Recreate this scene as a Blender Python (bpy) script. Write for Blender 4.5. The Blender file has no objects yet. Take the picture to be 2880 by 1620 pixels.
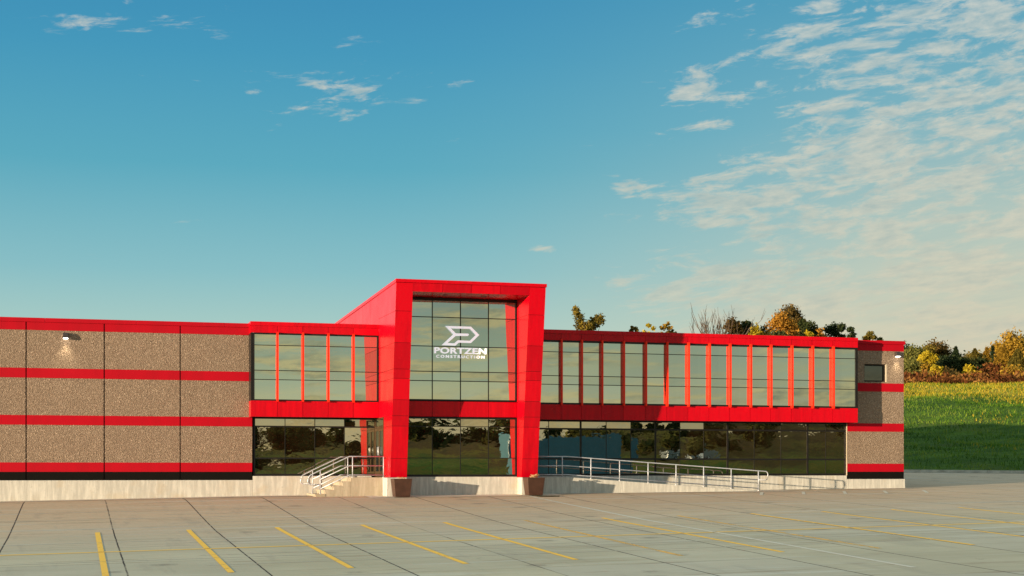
import bpy, math, random
import numpy as np
from mathutils import Vector

# ------------------------------------------------------------------ camera, sky, sun, exposure
sc = bpy.context.scene
COL = sc.collection
R = math.radians
YAW = R(16.15); S_, C_ = math.sin(YAW), math.cos(YAW)
F_PX, HZ, EYE = 4237.0, 1325.0, 0.372          # focal length and horizon measured on the 2880 px wide photograph

cam_d = bpy.data.cameras.new('camera')
cam = bpy.data.objects.new('camera', cam_d); COL.objects.link(cam)
cam.location = (0, 0, EYE); cam.rotation_euler = (R(90), 0, -YAW)
cam_d.sensor_width = 36; cam_d.lens = F_PX / 2880 * 36
cam_d.shift_y = (HZ - 810) / 2880
cam_d.clip_start = 0.5; cam_d.clip_end = 8000
sc.camera = cam
sc.view_settings.view_transform = 'Standard'; sc.view_settings.look = 'None'
sc.view_settings.gamma = 1; sc.view_settings.use_curve_mapping = False
sc.view_settings.exposure = 0.9
EXPF = 2 ** 0.9

SUN_AZ = R(65.6)      # angle between the facade normal and the sun, sun stands front left
SUN_EL = R(4.5)
sun_d = bpy.data.lights.new('sun', 'SUN'); sun_d.energy = 4.8; sun_d.angle = R(0.5); sun_d.color = (1.0, 0.80, 0.56)
sun = bpy.data.objects.new('sun', sun_d); COL.objects.link(sun)
sdir = Vector((-math.sin(SUN_AZ) * math.cos(SUN_EL), -math.cos(SUN_AZ) * math.cos(SUN_EL), math.sin(SUN_EL)))
sun.rotation_euler = sdir.to_track_quat('Z', 'Y').to_euler()


def lin(r, g, b, k=1.0):
    def f(c):
        c /= 255
        return (c / 12.92 if c <= .04045 else ((c + .055) / 1.055) ** 2.4) * k
    return (f(r), f(g), f(b), 1)


class NT:
    """small node tree helper"""
    def __init__(s, tree):
        s.t = tree; s.n = tree.nodes; s.l = tree.links
    def set(s, sock, v):
        if isinstance(v, bpy.types.NodeSocket): s.l.new(v, sock)
        elif v is not None: sock.default_value = v
    def node(s, typ, **kw):
        nd = s.n.new(typ)
        for k, v in kw.items(): setattr(nd, k, v)
        return nd
    def math(s, op, a, b=None, c=None, clamp=False):
        nd = s.node('ShaderNodeMath', operation=op); nd.use_clamp = clamp
        s.set(nd.inputs[0], a)
        if b is not None: s.set(nd.inputs[1], b)
        if c is not None: s.set(nd.inputs[2], c)
        return nd.outputs[0]
    def smooth(s, x, a, b):
        nd = s.node('ShaderNodeMapRange', interpolation_type='SMOOTHSTEP')
        s.set(nd.inputs['Value'], x); s.set(nd.inputs['From Min'], a); s.set(nd.inputs['From Max'], b)
        return nd.outputs[0]
    def lerp(s, x, a, b, c, d):
        nd = s.node('ShaderNodeMapRange')
        s.set(nd.inputs['Value'], x)
        for k, v in zip(('From Min', 'From Max', 'To Min', 'To Max'), (a, b, c, d)): s.set(nd.inputs[k], v)
        return nd.outputs[0]
    def mix(s, fac, a, b, blend='MIX'):
        nd = s.node('ShaderNodeMix', data_type='RGBA', blend_type=blend)
        s.set(nd.inputs[0], fac); s.set(nd.inputs[6], a); s.set(nd.inputs[7], b)
        return nd.outputs[2]
    def ramp(s, x, stops):
        nd = s.node('ShaderNodeValToRGB'); s.set(nd.inputs[0], x)
        e = nd.color_ramp.elements
        e[0].position, e[0].color = stops[0][0], stops[0][1]
        e[1].position, e[1].color = stops[1][0], stops[1][1]
        for p, c in stops[2:]:
            k = e.new(p); k.color = c
        return nd.outputs[0]
    def comb(s, x, y, z):
        nd = s.node('ShaderNodeCombineXYZ')
        for i, v in enumerate((x, y, z)): s.set(nd.inputs[i], v)
        return nd.outputs[0]
    def noise(s, vec, scale, detail=4, rough=.5, dist=0.0, out=0):
        nd = s.node('ShaderNodeTexNoise')
        if vec is not None: s.set(nd.inputs['Vector'], vec)
        nd.inputs['Scale'].default_value = scale; nd.inputs['Detail'].default_value = detail
        nd.inputs['Roughness'].default_value = rough; nd.inputs['Distortion'].default_value = dist
        return nd.outputs[out]
    def pos(s):
        return s.node('ShaderNodeNewGeometry').outputs['Position']
    def sep(s, v):
        nd = s.node('ShaderNodeSeparateXYZ'); s.set(nd.inputs[0], v)
        return nd.outputs
    def scale(s, v, k):
        nd = s.node('ShaderNodeVectorMath', operation='MULTIPLY'); s.set(nd.inputs[0], v); nd.inputs[1].default_value = k
        return nd.outputs[0]


def build_world():
    w = bpy.data.worlds.new('World'); sc.world = w; w.use_nodes = True
    w.node_tree.nodes.clear(); n = NT(w.node_tree)
    tc = n.node('ShaderNodeTexCoord').outputs['Generated']
    x, y, z = n.sep(tc)
    h = n.math('SQRT', n.math('ADD', n.math('MULTIPLY', x, x), n.math('MULTIPLY', y, y)))
    h = n.math('MAXIMUM', h, .02)
    hx = n.math('DIVIDE', x, h); hy = n.math('DIVIDE', y, h)
    el = n.math('DIVIDE', z, h)                          # tangent of the elevation
    elc = n.math('MULTIPLY', n.math('MAXIMUM', el, 0.0), 1.6, clamp=True)
    K = 1 / EXPF
    cool = n.ramp(elc, [(0.0, lin(206, 214, 190, K)), (.14, lin(172, 208, 202, K)), (.21, lin(134, 192, 202, K)),
                        (.32, lin(84, 170, 194, K)), (.44, lin(58, 152, 190, K)), (.56, lin(42, 134, 182, K)), (.72, lin(100, 172, 212, K)), (1.0, lin(188, 224, 246, K))])
    warm = n.ramp(elc, [(0.0, lin(226, 208, 172, K)), (.14, lin(206, 208, 186, K)), (.24, lin(168, 198, 194, K)),
                        (.36, lin(116, 178, 194, K)), (.5, lin(76, 158, 188, K)), (.72, lin(110, 172, 208, K)), (1.0, lin(192, 224, 242, K))])
    rear = n.ramp(elc, [(0.0, lin(232, 212, 160, K)), (.07, lin(222, 210, 156, K)), (.10, lin(178, 194, 158, K)), (.13, lin(124, 170, 158, K)), (.18, lin(74, 136, 150, K)), (.5, lin(104, 172, 208, K)), (1.0, lin(188, 222, 242, K))])
    wf = n.smooth(hx, .18, .58)
    back = n.smooth(hy, .2, -.3)
    rear = n.mix(n.smooth(hx, .12, .55), rear, n.mix(1.0, rear, (.62, .62, .60, 1), 'MULTIPLY'))
    grad = n.mix(back, n.mix(wf, cool, warm), rear)
    # physical sky blended in
    sky = n.node('ShaderNodeTexSky', sky_type='NISHITA'); sky.sun_disc = False
    sky.sun_elevation = SUN_EL; sky.sun_rotation = math.pi + SUN_AZ
    sky.air_density = 1.2; sky.dust_density = 1.5; sky.ozone_density = 1.5
    nis = n.scale(sky.outputs[0], (.12, .12, .12))
    base = n.mix(.10, grad, nis)
    # clouds: streaked altocumulus, laid out over azimuth and elevation
    az = n.math('DIVIDE', hx, n.math('ADD', n.math('ABSOLUTE', hy), .15))
    cv = n.comb(n.math('ADD', az, n.math('MULTIPLY', el, .35)), n.math('MULTIPLY', n.math('SUBTRACT', el, n.math('MULTIPLY', az, .12)), 3.8), n.math('MULTIPLY', hy, .4))
    wv = n.noise(cv, 6, 3, .5, 0, out=1)
    wadd = n.node('ShaderNodeVectorMath', operation='MULTIPLY_ADD'); n.set(wadd.inputs[0], wv); wadd.inputs[1].default_value = (.05, .05, .05); n.set(wadd.inputs[2], cv)
    cvw = wadd.outputs[0]
    fine = n.noise(cvw, 30, 8, .66, .3)
    mid = n.noise(cvw, 14, 5, .55, .3)
    nz = n.math('ADD', n.math('MULTIPLY', fine, .6), n.math('MULTIPLY', mid, .4))

    azf = n.math('DIVIDE', hx, n.math('MAXIMUM', hy, .05))       # tangent of azimuth from the facade normal
    def blob(a, e, ra, re, amp):
        d = n.math('ADD', n.math('POWER', n.math('DIVIDE', n.math('SUBTRACT', azf, a), ra), 2.0),
                   n.math('POWER', n.math('DIVIDE', n.math('SUBTRACT', el, e), re), 2.0))
        g = n.math('POWER', 2.718, n.math('MULTIPLY', d, -1.0))
        return n.math('MULTIPLY', g, amp)
    edge = n.math('ADD', azf, n.math('MULTIPLY', n.math('SUBTRACT', .2, el), .25))
    cover = n.math('MULTIPLY', n.smooth(edge, .29, .58), .222)
    for b in ((.175, .256, .058, .032, .166), (.20, .245, .02, .012, .04), (.065, .292, .05, .012, .105), (-.005, .283, .04, .010, .09), (.372, .192, .022, .007, .19),
              (.113, .247, .012, .006, .18), (.258, .256, .02, .010, .14), (.225, .245, .012, .004, .16), (.31, .147, .016, .0045, .21), (.345, .232, .05, .018, .08),
              (.44, .180, .05, .010, .17), (.43, .165, .05, .006, .15), (.41, .12, .10, .02, .10), (.42, .250, .022, .010, .16), (.05, .30, .05, .02, .07)):
        cover = n.math('ADD', cover, blob(*b))
    
    th = n.math('SUBTRACT', .655, cover)
    dens = n.smooth(nz, n.math('SUBTRACT', th, .012), n.math('ADD', th, .125))
    dens = n.math('MULTIPLY', dens, n.math('SUBTRACT', .74, n.math('MULTIPLY', n.smooth(el, .24, .08), .30)))
    # long streaked cloud bands over the land behind the camera
    rv = n.comb(n.math('MULTIPLY', az, 7.0), n.math('MULTIPLY', n.math('SUBTRACT', el, n.math('MULTIPLY', az, .02)), 62.0), 3.0)
    rn = n.noise(rv, 1.0, 7, .6, .5)
    dens = n.mix(back, dens, n.math('MULTIPLY', n.smooth(rn, .47, .60), .85))
    elt = n.lerp(el, .05, .3, 0, 1)
    lit = n.mix(elt, lin(226, 208, 176, K), lin(214, 214, 202, K))
    shade = n.mix(elt, lin(186, 186, 170, K), lin(138, 174, 184, K))
    lit = n.mix(back, lit, lin(214, 196, 146, K)); shade = n.mix(back, shade, lin(120, 132, 122, K))
    core = n.smooth(n.math('SUBTRACT', nz, th), .02, .30)
    fluff = n.noise(cvw, 55, 5, .6)
    cf = n.math('ADD', n.math('MULTIPLY', core, .55), n.math('MULTIPLY', n.math('SUBTRACT', fluff, .44), 2.4), clamp=True)
    ccol = n.mix(cf, lit, shade)
    # thin veil low on the right
    veil = n.math('MULTIPLY', n.math('MULTIPLY', n.smooth(edge, .40, .66), n.smooth(el, .30, .04)), .52)
    streak = n.noise(n.scale(cv, (1.0, 3.2, 1)), 9, 5, .55)
    veil = n.math('MULTIPLY', veil, n.lerp(streak, .3, .7, .75, 1.2))
    out = n.mix(veil, base, n.mix(n.smooth(streak, .35, .65), lin(216, 206, 178, K), lin(190, 194, 178, K)))
    out = n.mix(dens, out, ccol)
    low = n.smooth(el, 0.0, -.05)
    out = n.mix(low, out, lin(90, 90, 70, K))
    bg = n.node('ShaderNodeBackground'); n.set(bg.inputs[0], out); bg.inputs[1].default_value = 1.0
    o = n.node('ShaderNodeOutputWorld'); n.l.new(bg.outputs[0], o.inputs[0])


build_world()

# ------------------------------------------------------------------ measuring helpers
def ray(px):
    t = (px - 1440) / F_PX
    return (S_ + t * C_) / (C_ - t * S_), 1 / (C_ - t * S_)
def X(px, Y): return ray(px)[0] * Y
def Z(px, py, Y): return EYE + (HZ - py) / F_PX * Y * ray(px)[1]

# ------------------------------------------------------------------ mesh helpers
def tag(o, label=None, cat=None, group=None, kind=None):
    if label: o['label'] = label
    if cat: o['category'] = cat
    if group: o['group'] = group
    if kind: o['kind'] = kind
    return o
def empty(name, loc=(0, 0, 0)):
    o = bpy.data.objects.new(name, None); COL.objects.link(o); o.location = loc; o.empty_display_size = .3
    return o

class MB:
    def __init__(s): s.v = []; s.f = []
    def add(s, vs, fs):
        k = len(s.v); s.v += [tuple(p) for p in vs]; s.f += [tuple(i + k for i in f) for f in fs]; return s
    def hexa(s, p): return s.add(p, [(0, 3, 2, 1), (4, 5, 6, 7), (0, 1, 5, 4), (1, 2, 6, 5), (2, 3, 7, 6), (3, 0, 4, 7)])
    def box(s, x0, x1, y0, y1, z0, z1):
        return s.hexa([(x0, y0, z0), (x1, y0, z0), (x1, y1, z0), (x0, y1, z0), (x0, y0, z1), (x1, y0, z1), (x1, y1, z1), (x0, y1, z1)])
    def quad(s, a, b, c, d): return s.add([a, b, c, d], [(0, 1, 2, 3)])
    def prism(s, pts, y0, y1):      # polygon in xz, extruded along y
        n = len(pts)
        vs = [(x, y0, z) for x, z in pts] + [(x, y1, z) for x, z in pts]
        fs = [tuple(range(n)), tuple(range(2 * n - 1, n - 1, -1))] + [(i, i + n, (i + 1) % n + n, (i + 1) % n) for i in range(n)]
        return s.add(vs, fs)
    def tube(s, path, r, n=8, cap=True):
        path = [Vector(p) for p in path]
        rs = r if isinstance(r, (list, tuple)) else [r] * len(path)
        k = len(s.v); up = Vector((0, 0, 1)); rings = []
        for i, p in enumerate(path):
            d = (path[min(i + 1, len(path) - 1)] - path[max(i - 1, 0)]).normalized()
            a = d.cross(up if abs(d.z) < .95 else Vector((1, 0, 0))).normalized(); b = d.cross(a)
            for j in range(n):
                t = 2 * math.pi * j / n
                s.v.append(tuple(p + (a * math.cos(t) + b * math.sin(t)) * rs[i]))
        for i in range(len(path) - 1):
            for j in range(n):
                a0 = k + i * n + j; a1 = k + i * n + (j + 1) % n
                s.f.append((a0, a1, a1 + n, a0 + n))
        if cap:
            s.f.append(tuple(k + j for j in range(n))); s.f.append(tuple(k + (len(path) - 1) * n + j for j in reversed(range(n))))
        return s
    def build(s, name, mat, parent=None, smooth=False, bevel=0, fix=True):
        me = bpy.data.meshes.new(name); me.from_pydata(s.v, [], s.f)
        me.materials.append(mat); me.update()
        if fix:
            import bmesh
            b = bmesh.new(); b.from_mesh(me); bmesh.ops.recalc_face_normals(b, faces=b.faces); b.to_mesh(me); b.free()
        o = bpy.data.objects.new(name, me); COL.objects.link(o)
        if parent:
            o.parent = parent
            # parts are written in world coordinates; shift them into the parent's frame
            off = Vector(parent.location) if parent.parent is None else Vector(parent.parent.location) + Vector(parent.location)
            if off.length > 0: me.transform(__import__('mathutils').Matrix.Translation(-off))
        if smooth:
            for p in me.polygons: p.use_smooth = True
        if bevel:
            m = o.modifiers.new('bevel', 'BEVEL'); m.width = bevel; m.segments = 2; m.limit_method = 'ANGLE'
        return o

# ------------------------------------------------------------------ materials
def mat(name):
    m = bpy.data.materials.new(name); m.use_nodes = True
    m.node_tree.nodes.clear(); n = NT(m.node_tree)
    o = n.node('ShaderNodeOutputMaterial')
    return m, n, o
def pbr(n, o, color, rough=.6, metal=0, spec=.5, bump=None, bstr=.3, bdist=.01, coat=0):
    p = n.node('ShaderNodeBsdfPrincipled')
    n.set(p.inputs['Base Color'], color); n.set(p.inputs['Roughness'], rough); n.set(p.inputs['Metallic'], metal)
    n.set(p.inputs['Specular IOR Level'], spec)
    if coat: p.inputs['Coat Weight'].default_value = coat; p.inputs['Coat Roughness'].default_value = .12
    if bump is not None:
        b = n.node('ShaderNodeBump'); b.inputs['Strength'].default_value = bstr; b.inputs['Distance'].default_value = bdist
        n.set(b.inputs['Height'], bump); n.l.new(b.outputs[0], p.inputs['Normal'])
    n.l.new(p.outputs[0], o.inputs[0]); return p
def simple(name, col, rough=.6, metal=0, spec=.5, var=.12, vscale=3.0, coat=0, bump=0):
    m, n, o = mat(name)
    nz = n.noise(n.pos(), vscale, 5, .55)
    dark = tuple(c * (1 - var) for c in col) + (1,); light = tuple(min(1, c * (1 + var)) for c in col) + (1,)
    c = n.mix(n.smooth(nz, .3, .7), dark, light)
    pbr(n, o, c, n.lerp(nz, .3, .7, rough * .9, rough * 1.1), metal, spec, nz if bump else None, bump, .01, coat)
    return m

M = {}
# red composite panels: satin, faint dirt and slight flatness error
m, n, o = mat('red_composite_panel')
p0 = n.pos(); d1 = n.noise(p0, .9, 3, .5); d2 = n.noise(n.scale(p0, (5, 5, .5)), 1.2, 4, .6)
isl = n.node('ShaderNodeNewGeometry').outputs['Random Per Island']
c = n.mix(n.smooth(n.math('ADD', d2, n.math('MULTIPLY', n.math('SUBTRACT', isl, .5), .45)), .3, .8), (.57, .0004, .009, 1), (.42, .0006, .008, 1))
pbr(n, o, c, n.lerp(d1, .3, .7, .20, .30), 0, .24, d1, .25, .02); M['red'] = m
m, n, o = mat('red_masonry_paint')
p0 = n.pos(); d1 = n.noise(n.scale(p0, (1, 1, .25)), 1.5, 5, .6); d2 = n.noise(p0, 30, 3, .6)
c = n.mix(n.smooth(d1, .3, .75), (.42, .0010, .010, 1), (.36, .0016, .009, 1))
pbr(n, o, c, .62, 0, .15, d2, .3, .004); M['redpaint'] = m
# exposed aggregate
m, n, o = mat('exposed_aggregate')
p0 = n.pos()
v = n.node('ShaderNodeTexVoronoi'); v.inputs['Scale'].default_value = 44; n.set(v.inputs['Vector'], p0)
v2 = n.node('ShaderNodeTexVoronoi'); v2.inputs['Scale'].default_value = 28; n.set(v2.inputs['Vector'], p0)
cr = n.sep(v.outputs['Color'])[0]; cr2 = n.sep(v2.outputs['Color'])[1]
big = n.noise(p0, .8, 4, .6)
sp = n.math('ADD', n.math('MULTIPLY', cr, .5), n.math('MULTIPLY', cr2, .5))
c = n.ramp(sp, [(0.0, (.125, .085, .055, 1)), (.30, (.215, .148, .098, 1)), (.55, (.28, .198, .137, 1)), (.80, (.36, .262, .188, 1)), (.97, (.66, .50, .36, 1))])
c = n.mix(n.lerp(big, .3, .7, 0.05, .35), c, (.245, .175, .125, 1))
x, y, z = n.sep(p0)
wn = n.node('ShaderNodeTexWhiteNoise', noise_dimensions='2D')
n.set(wn.inputs['Vector'], n.comb(n.math('FLOOR', n.math('DIVIDE', n.math('ADD', x, 1.93), 3.05)), n.math('FLOOR', n.math('DIVIDE', n.math('ADD', z, 1.17), 1.91)), 0.0))
run = n.noise(n.comb(n.math('MULTIPLY', x, 3.5), y, n.math('MULTIPLY', z, .35)), 1.0, 5, .65)
c = n.mix(n.math('ADD', n.math('MULTIPLY', wn.outputs[0], .16), n.math('MULTIPLY', n.smooth(run, .50, .72), .22)), c, (.17, .115, .08, 1))
pbr(n, o, c, .85, 0, .3, n.math('ADD', v.outputs[0], v2.outputs[0]), .7, .03); M['agg'] = m
# cast concrete with vertical streaks
def concrete(name, a, b, stain, k=1.0):
    m, n, o = mat(name)
    p0 = n.pos(); x, y, z = n.sep(p0)
    st = n.noise(n.comb(n.math('MULTIPLY', n.math('ADD', x, y), 7.0), 0.0, n.math('MULTIPLY', z, .9)), 1.0, 6, .65)
    bl = n.noise(p0, 1.1, 5, .6); sm = n.noise(p0, 9, 5, .65)
    c = n.mix(n.smooth(st, .38, .68), a + (1,), b + (1,))
    c = n.mix(n.math('MULTIPLY', n.smooth(bl, .52, .75), .6), c, stain + (1,))
    c = n.mix(n.math('MULTIPLY', n.smooth(sm, .58, .72), .4), c, tuple(q * .6 for q in a) + (1,))
    pbr(n, o, c, .85, 0, .3, sm, .35, .01); return m
M['found'] = concrete('cast_concrete', (.43, .41, .36), (.60, .57, .50), (.47, .39, .28))
M['step'] = concrete('step_concrete', (.36, .30, .215), (.46, .39, .29), (.32, .25, .16))
M['black'] = simple('black_masonry_paint', (.006, .005, .004), .8, 0, .08)
M['frame'] = simple('black_anodised_frame', (.012, .010, .009), .4, .2, .4)
M['joint'] = simple('dark_joint', (.02, .012, .012), .9, 0, .1)
M['caulk'] = simple('joint_sealant', (.42, .38, .32), .8, 0, .2)
M['fin'] = simple('red_fin', (.80, .022, .004), .42, 0, .25, .08)
M['rail'] = simple('galvanised_pipe', (.50, .51, .54), .40, .30, .5, .12, 6)
M['planter'] = simple('brown_planter', (.056, .024, .014), .5, 0, .4, .15, 5)
M['dry'] = simple('dry_flower_heads', (.55, .36, .18), .9, 0, .2, .4, 20)
M['soil'] = simple('soil', (.06, .04, .025), .95, 0, .1, .4, 20, bump=.5)
M['roof'] = simple('roof_membrane', (.45, .44, .40), .8)
M['bronze'] = simple('bronze_door_frame', (.10, .055, .025), .4, .5, .5)
M['lampbody'] = simple('lamp_housing', (.06, .045, .04), .45, .3, .5)
m, n, o = mat('white_sign_letters')          # slight glow added so the letters stay white in the tower's shade
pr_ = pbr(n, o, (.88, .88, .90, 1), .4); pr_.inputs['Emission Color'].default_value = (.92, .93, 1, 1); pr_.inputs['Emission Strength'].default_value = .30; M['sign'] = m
M['curb'] = simple('curb_concrete', (.42, .38, .30), .85, 0, .3, .25, 2.0)
M['grate'] = simple('grate_iron', (.04, .035, .02), .7, .3, .3, .5, 12)
M['darkroom'] = simple('dark_interior', (.02, .017, .014), .9, 0, .1)

def glass_mat(name, refl, tint, body, wave, wscale):
    m, n, o = mat(name)
    p0 = n.pos()
    b = n.node('ShaderNodeBump'); b.inputs['Strength'].default_value = 1.0; b.inputs['Distance'].default_value = wave
    n.set(b.inputs['Height'], n.noise(n.scale(p0, (1.0, 1.0, 1.6)), wscale, 3, .45, .4))
    g = n.node('ShaderNodeBsdfGlossy'); g.inputs['Roughness'].default_value = 0.0; g.inputs['Color'].default_value = tint + (1,)
    n.l.new(b.outputs[0], g.inputs['Normal'])
    d = n.node('ShaderNodeBsdfDiffuse'); n.set(d.inputs[0], n.mix(n.smooth(n.noise(n.scale(p0, (1.2, 1, .35)), 1.0, 2, .4), .42, .60), tuple(q * .6 for q in body) + (1,), body + (1,)))
    lw = n.node('ShaderNodeLayerWeight'); lw.inputs['Blend'].default_value = .25
    mx = n.node('ShaderNodeMixShader'); isl = n.node('ShaderNodeNewGeometry').outputs['Random Per Island']
    n.set(mx.inputs[0], n.math('ADD', n.math('MULTIPLY', lw.outputs['Fresnel'], .5), n.lerp(isl, 0, 1, refl - .07, refl + .05), clamp=True))
    n.l.new(d.outputs[0], mx.inputs[1]); n.l.new(g.outputs[0], mx.inputs[2]); n.l.new(mx.outputs[0], o.inputs[0])
    return m
M['glass'] = glass_mat('tinted_reflective_glass', .68, (.89, .97, .86), (.028, .036, .026), .0002, .9)
M['glasslow'] = glass_mat('wavy_reflective_glass', .60, (.92, .86, .68), (.024, .012, .005), .0013, 1.4)
M['glasssmall'] = glass_mat('clear_dark_glass', .16, (.8, .85, .8), (.015, .02, .02), .0006, .9)

# paving
m, n, o = mat('parking_concrete')
p0 = n.pos(); x, y, z = n.sep(p0)
wob = n.math('MULTIPLY', n.math('SUBTRACT', n.noise(p0, 1.6, 4, .6), .5), .03)
def lines(n, c, off, per, wid):
    f = n.math('FRACT', n.math('DIVIDE', n.math('ADD', n.math('SUBTRACT', c, off), wob), per))
    d = n.math('MULTIPLY', n.math('MINIMUM', f, n.math('SUBTRACT', 1.0, f)), per)
    return n.smooth(d, wid, wid * .45)
jx = lines(n, x, -1.93, 3.05, .028); jy = lines(n, y, 46.9, 4.6, .035)
cell = n.node('ShaderNodeTexWhiteNoise', noise_dimensions='2D')
n.set(cell.inputs['Vector'], n.comb(n.math('FLOOR', n.math('DIVIDE', n.math('ADD', x, 1.93), 3.05)), n.math('FLOOR', n.math('DIVIDE', n.math('SUBTRACT', y, 46.9), 4.6)), 0.0))
cellv = cell.outputs[0]
blot = n.noise(n.scale(p0, (.55, 1, 1)), .35, 6, .6); fine = n.noise(p0, 6, 6, .7); grit = n.noise(p0, 28, 3, .7)
streak = n.noise(n.scale(p0, (.10, 1.7, 1)), 1.0, 6, .65)
streak2 = n.noise(n.scale(p0, (.22, 3.2, 1)), 1.0, 5, .7)
c = n.mix(n.smooth(blot, .3, .7), (.425, .38, .245, 1), (.54, .49, .33, 1))
c = n.mix(n.lerp(cellv, 0, 1, 0, .5), c, (.46, .43, .34, 1))
# dusty brown soil washed against the building
near = n.smooth(n.math('ADD', y, n.math('MULTIPLY', n.math('SUBTRACT', blot, .5), 9.0)), 37.0, 56.0)
c = n.mix(n.math('MULTIPLY', near, .85), c, n.mix(n.smooth(fine, .35, .7), (.60, .42, .26, 1), (.52, .355, .21, 1)))
c = n.mix(n.math('MULTIPLY', n.smooth(streak, .54, .66), .55), c, (.58, .57, .46, 1))
c = n.mix(n.math('MULTIPLY', n.smooth(streak2, .57, .67), .60), c, (.24, .155, .09, 1))
c = n.mix(n.math('MULTIPLY', n.smooth(fine, .60, .74), .25), c, (.30, .24, .15, 1))
c = n.mix(n.lerp(grit, .3, .7, 0, .22), c, (.28, .28, .2, 1))
spot = n.node('ShaderNodeTexVoronoi'); spot.inputs['Scale'].default_value = .42; n.set(spot.inputs['Vector'], n.scale(p0, (1, 1, 0)))
sd = n.math('ADD', spot.outputs[0], n.math('MULTIPLY', n.math('SUBTRACT', fine, .5), .35))
c = n.mix(n.math('MULTIPLY', n.smooth(sd, .17, .05), .45), c, (.12, .10, .075, 1))
tyre = n.noise(n.scale(p0, (.5, .05, 1)), 3.0, 4, .6)
c = n.mix(n.math('MULTIPLY', n.smooth(tyre, .56, .70), .20), c, (.20, .18, .15, 1))
# tyre dirt next to joints
c = n.mix(n.math('MULTIPLY', jy, n.lerp(blot, .4, .65, .18, .8)), c, (.09, .075, .055, 1))
jstr = n.node('ShaderNodeTexWhiteNoise', noise_dimensions='1D')
n.set(jstr.inputs['W'], n.math('ROUND', n.math('DIVIDE', n.math('ADD', x, 1.93), 3.05)))
jbr = n.smooth(n.math('ADD', n.noise(n.scale(p0, (.3, .3, 1)), 1.2, 3, .6), n.math('MULTIPLY', jstr.outputs[0], .45)), .38, .62)
c = n.mix(n.math('MULTIPLY', jx, n.math('ADD', n.math('MULTIPLY', jbr, .65), .33)), c, (.018, .014, .012, 1))
pbr(n, o, c, .88, 0, .25, grit, .35, .006); M['lot'] = m
m, n, o = mat('apron_concrete')
p0 = n.pos(); fine = n.noise(p0, 3, 6, .65); g2 = n.noise(n.scale(p0, (.25, 2, 1)), 1.5, 5, .6)
c = n.mix(n.smooth(fine, .3, .7), (.58, .49, .37, 1), (.68, .59, .46, 1)); c = n.mix(n.math('MULTIPLY', n.smooth(g2, .5, .72), .5), c, (.36, .26, .16, 1))
pbr(n, o, c, .88, 0, .25, fine, .3, .006); M['apron'] = m

def paint(name, col, cover):
    m, n, o = mat(name)
    p0 = n.pos(); w = n.noise(p0, 5, 6, .75); w2 = n.noise(n.scale(p0, (.6, .6, 1)), 1.0, 3, .6)
    k = n.smooth(n.math('ADD', w, n.math('MULTIPLY', w2, .7)), cover + .10, cover - .08)
    pr = n.node('ShaderNodeBsdfPrincipled'); n.set(pr.inputs['Base Color'], n.mix(n.noise(p0, 9, 3), col + (1,), tuple(q * .82 for q in col) + (1,))); pr.inputs['Roughness'].default_value = .8
    tr = n.node('ShaderNodeBsdfTransparent'); mx = n.node('ShaderNodeMixShader')
    n.set(mx.inputs[0], k); n.l.new(tr.outputs[0], mx.inputs[1]); n.l.new(pr.outputs[0], mx.inputs[2]); n.l.new(mx.outputs[0], o.inputs[0])
    return m
M['yellow'] = paint('yellow_line_paint', (1.0, .57, .05), 1.07)
M['yellowthin'] = paint('thin_yellow_line_paint', (.95, .58, .10), 1.1)
M['yellowworn'] = paint('worn_yellow_line_paint', (.85, .47, .08), .90)
M['faded'] = paint('faded_line_paint', (.64, .60, .46), 1.06)

# grass ground
def grass_ground(name, dry_from, dry_to, dcol=(.46, .34, .045)):
    m, n, o = mat(name)
    p0 = n.pos(); x, y, z = n.sep(p0)
    a = n.noise(p0, .12, 5, .6); b = n.noise(n.scale(p0, (.35, 1.2, 1)), .7, 6, .7); f = n.noise(p0, 7, 4, .75)
    c = n.mix(n.smooth(b, .35, .68), (.045, .10, .012, 1), (.11, .19, .02, 1))
    c = n.mix(n.math('MULTIPLY', n.smooth(a, .52, .7), .5), c, (.13, .14, .03, 1))
    dry = n.smooth(n.math('ADD', z, n.math('MULTIPLY', n.math('SUBTRACT', b, .5), 3.0)), dry_from, dry_to)
    c = n.mix(n.math('MULTIPLY', dry, .9), c, dcol + (1,))
    if name == 'field_grass': c = n.mix(n.math('MULTIPLY', n.smooth(n.noise(n.scale(p0, (1, 1.6, 1)), .05, 4, .6), .48, .60), .85), c, (.17, .15, .02, 1))
    c = n.mix(n.lerp(f, .35, .7, .0, .5), c, (.03, .05, .012, 1))
    pbr(n, o, c, .95, 0, .1, f, 1.0, .12); return m
M['hill'] = grass_ground('hillside_grass', 6.6, 8.0)
M['field'] = grass_ground('field_grass', .6, 3.0, (.10, .050, .018))

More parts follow.
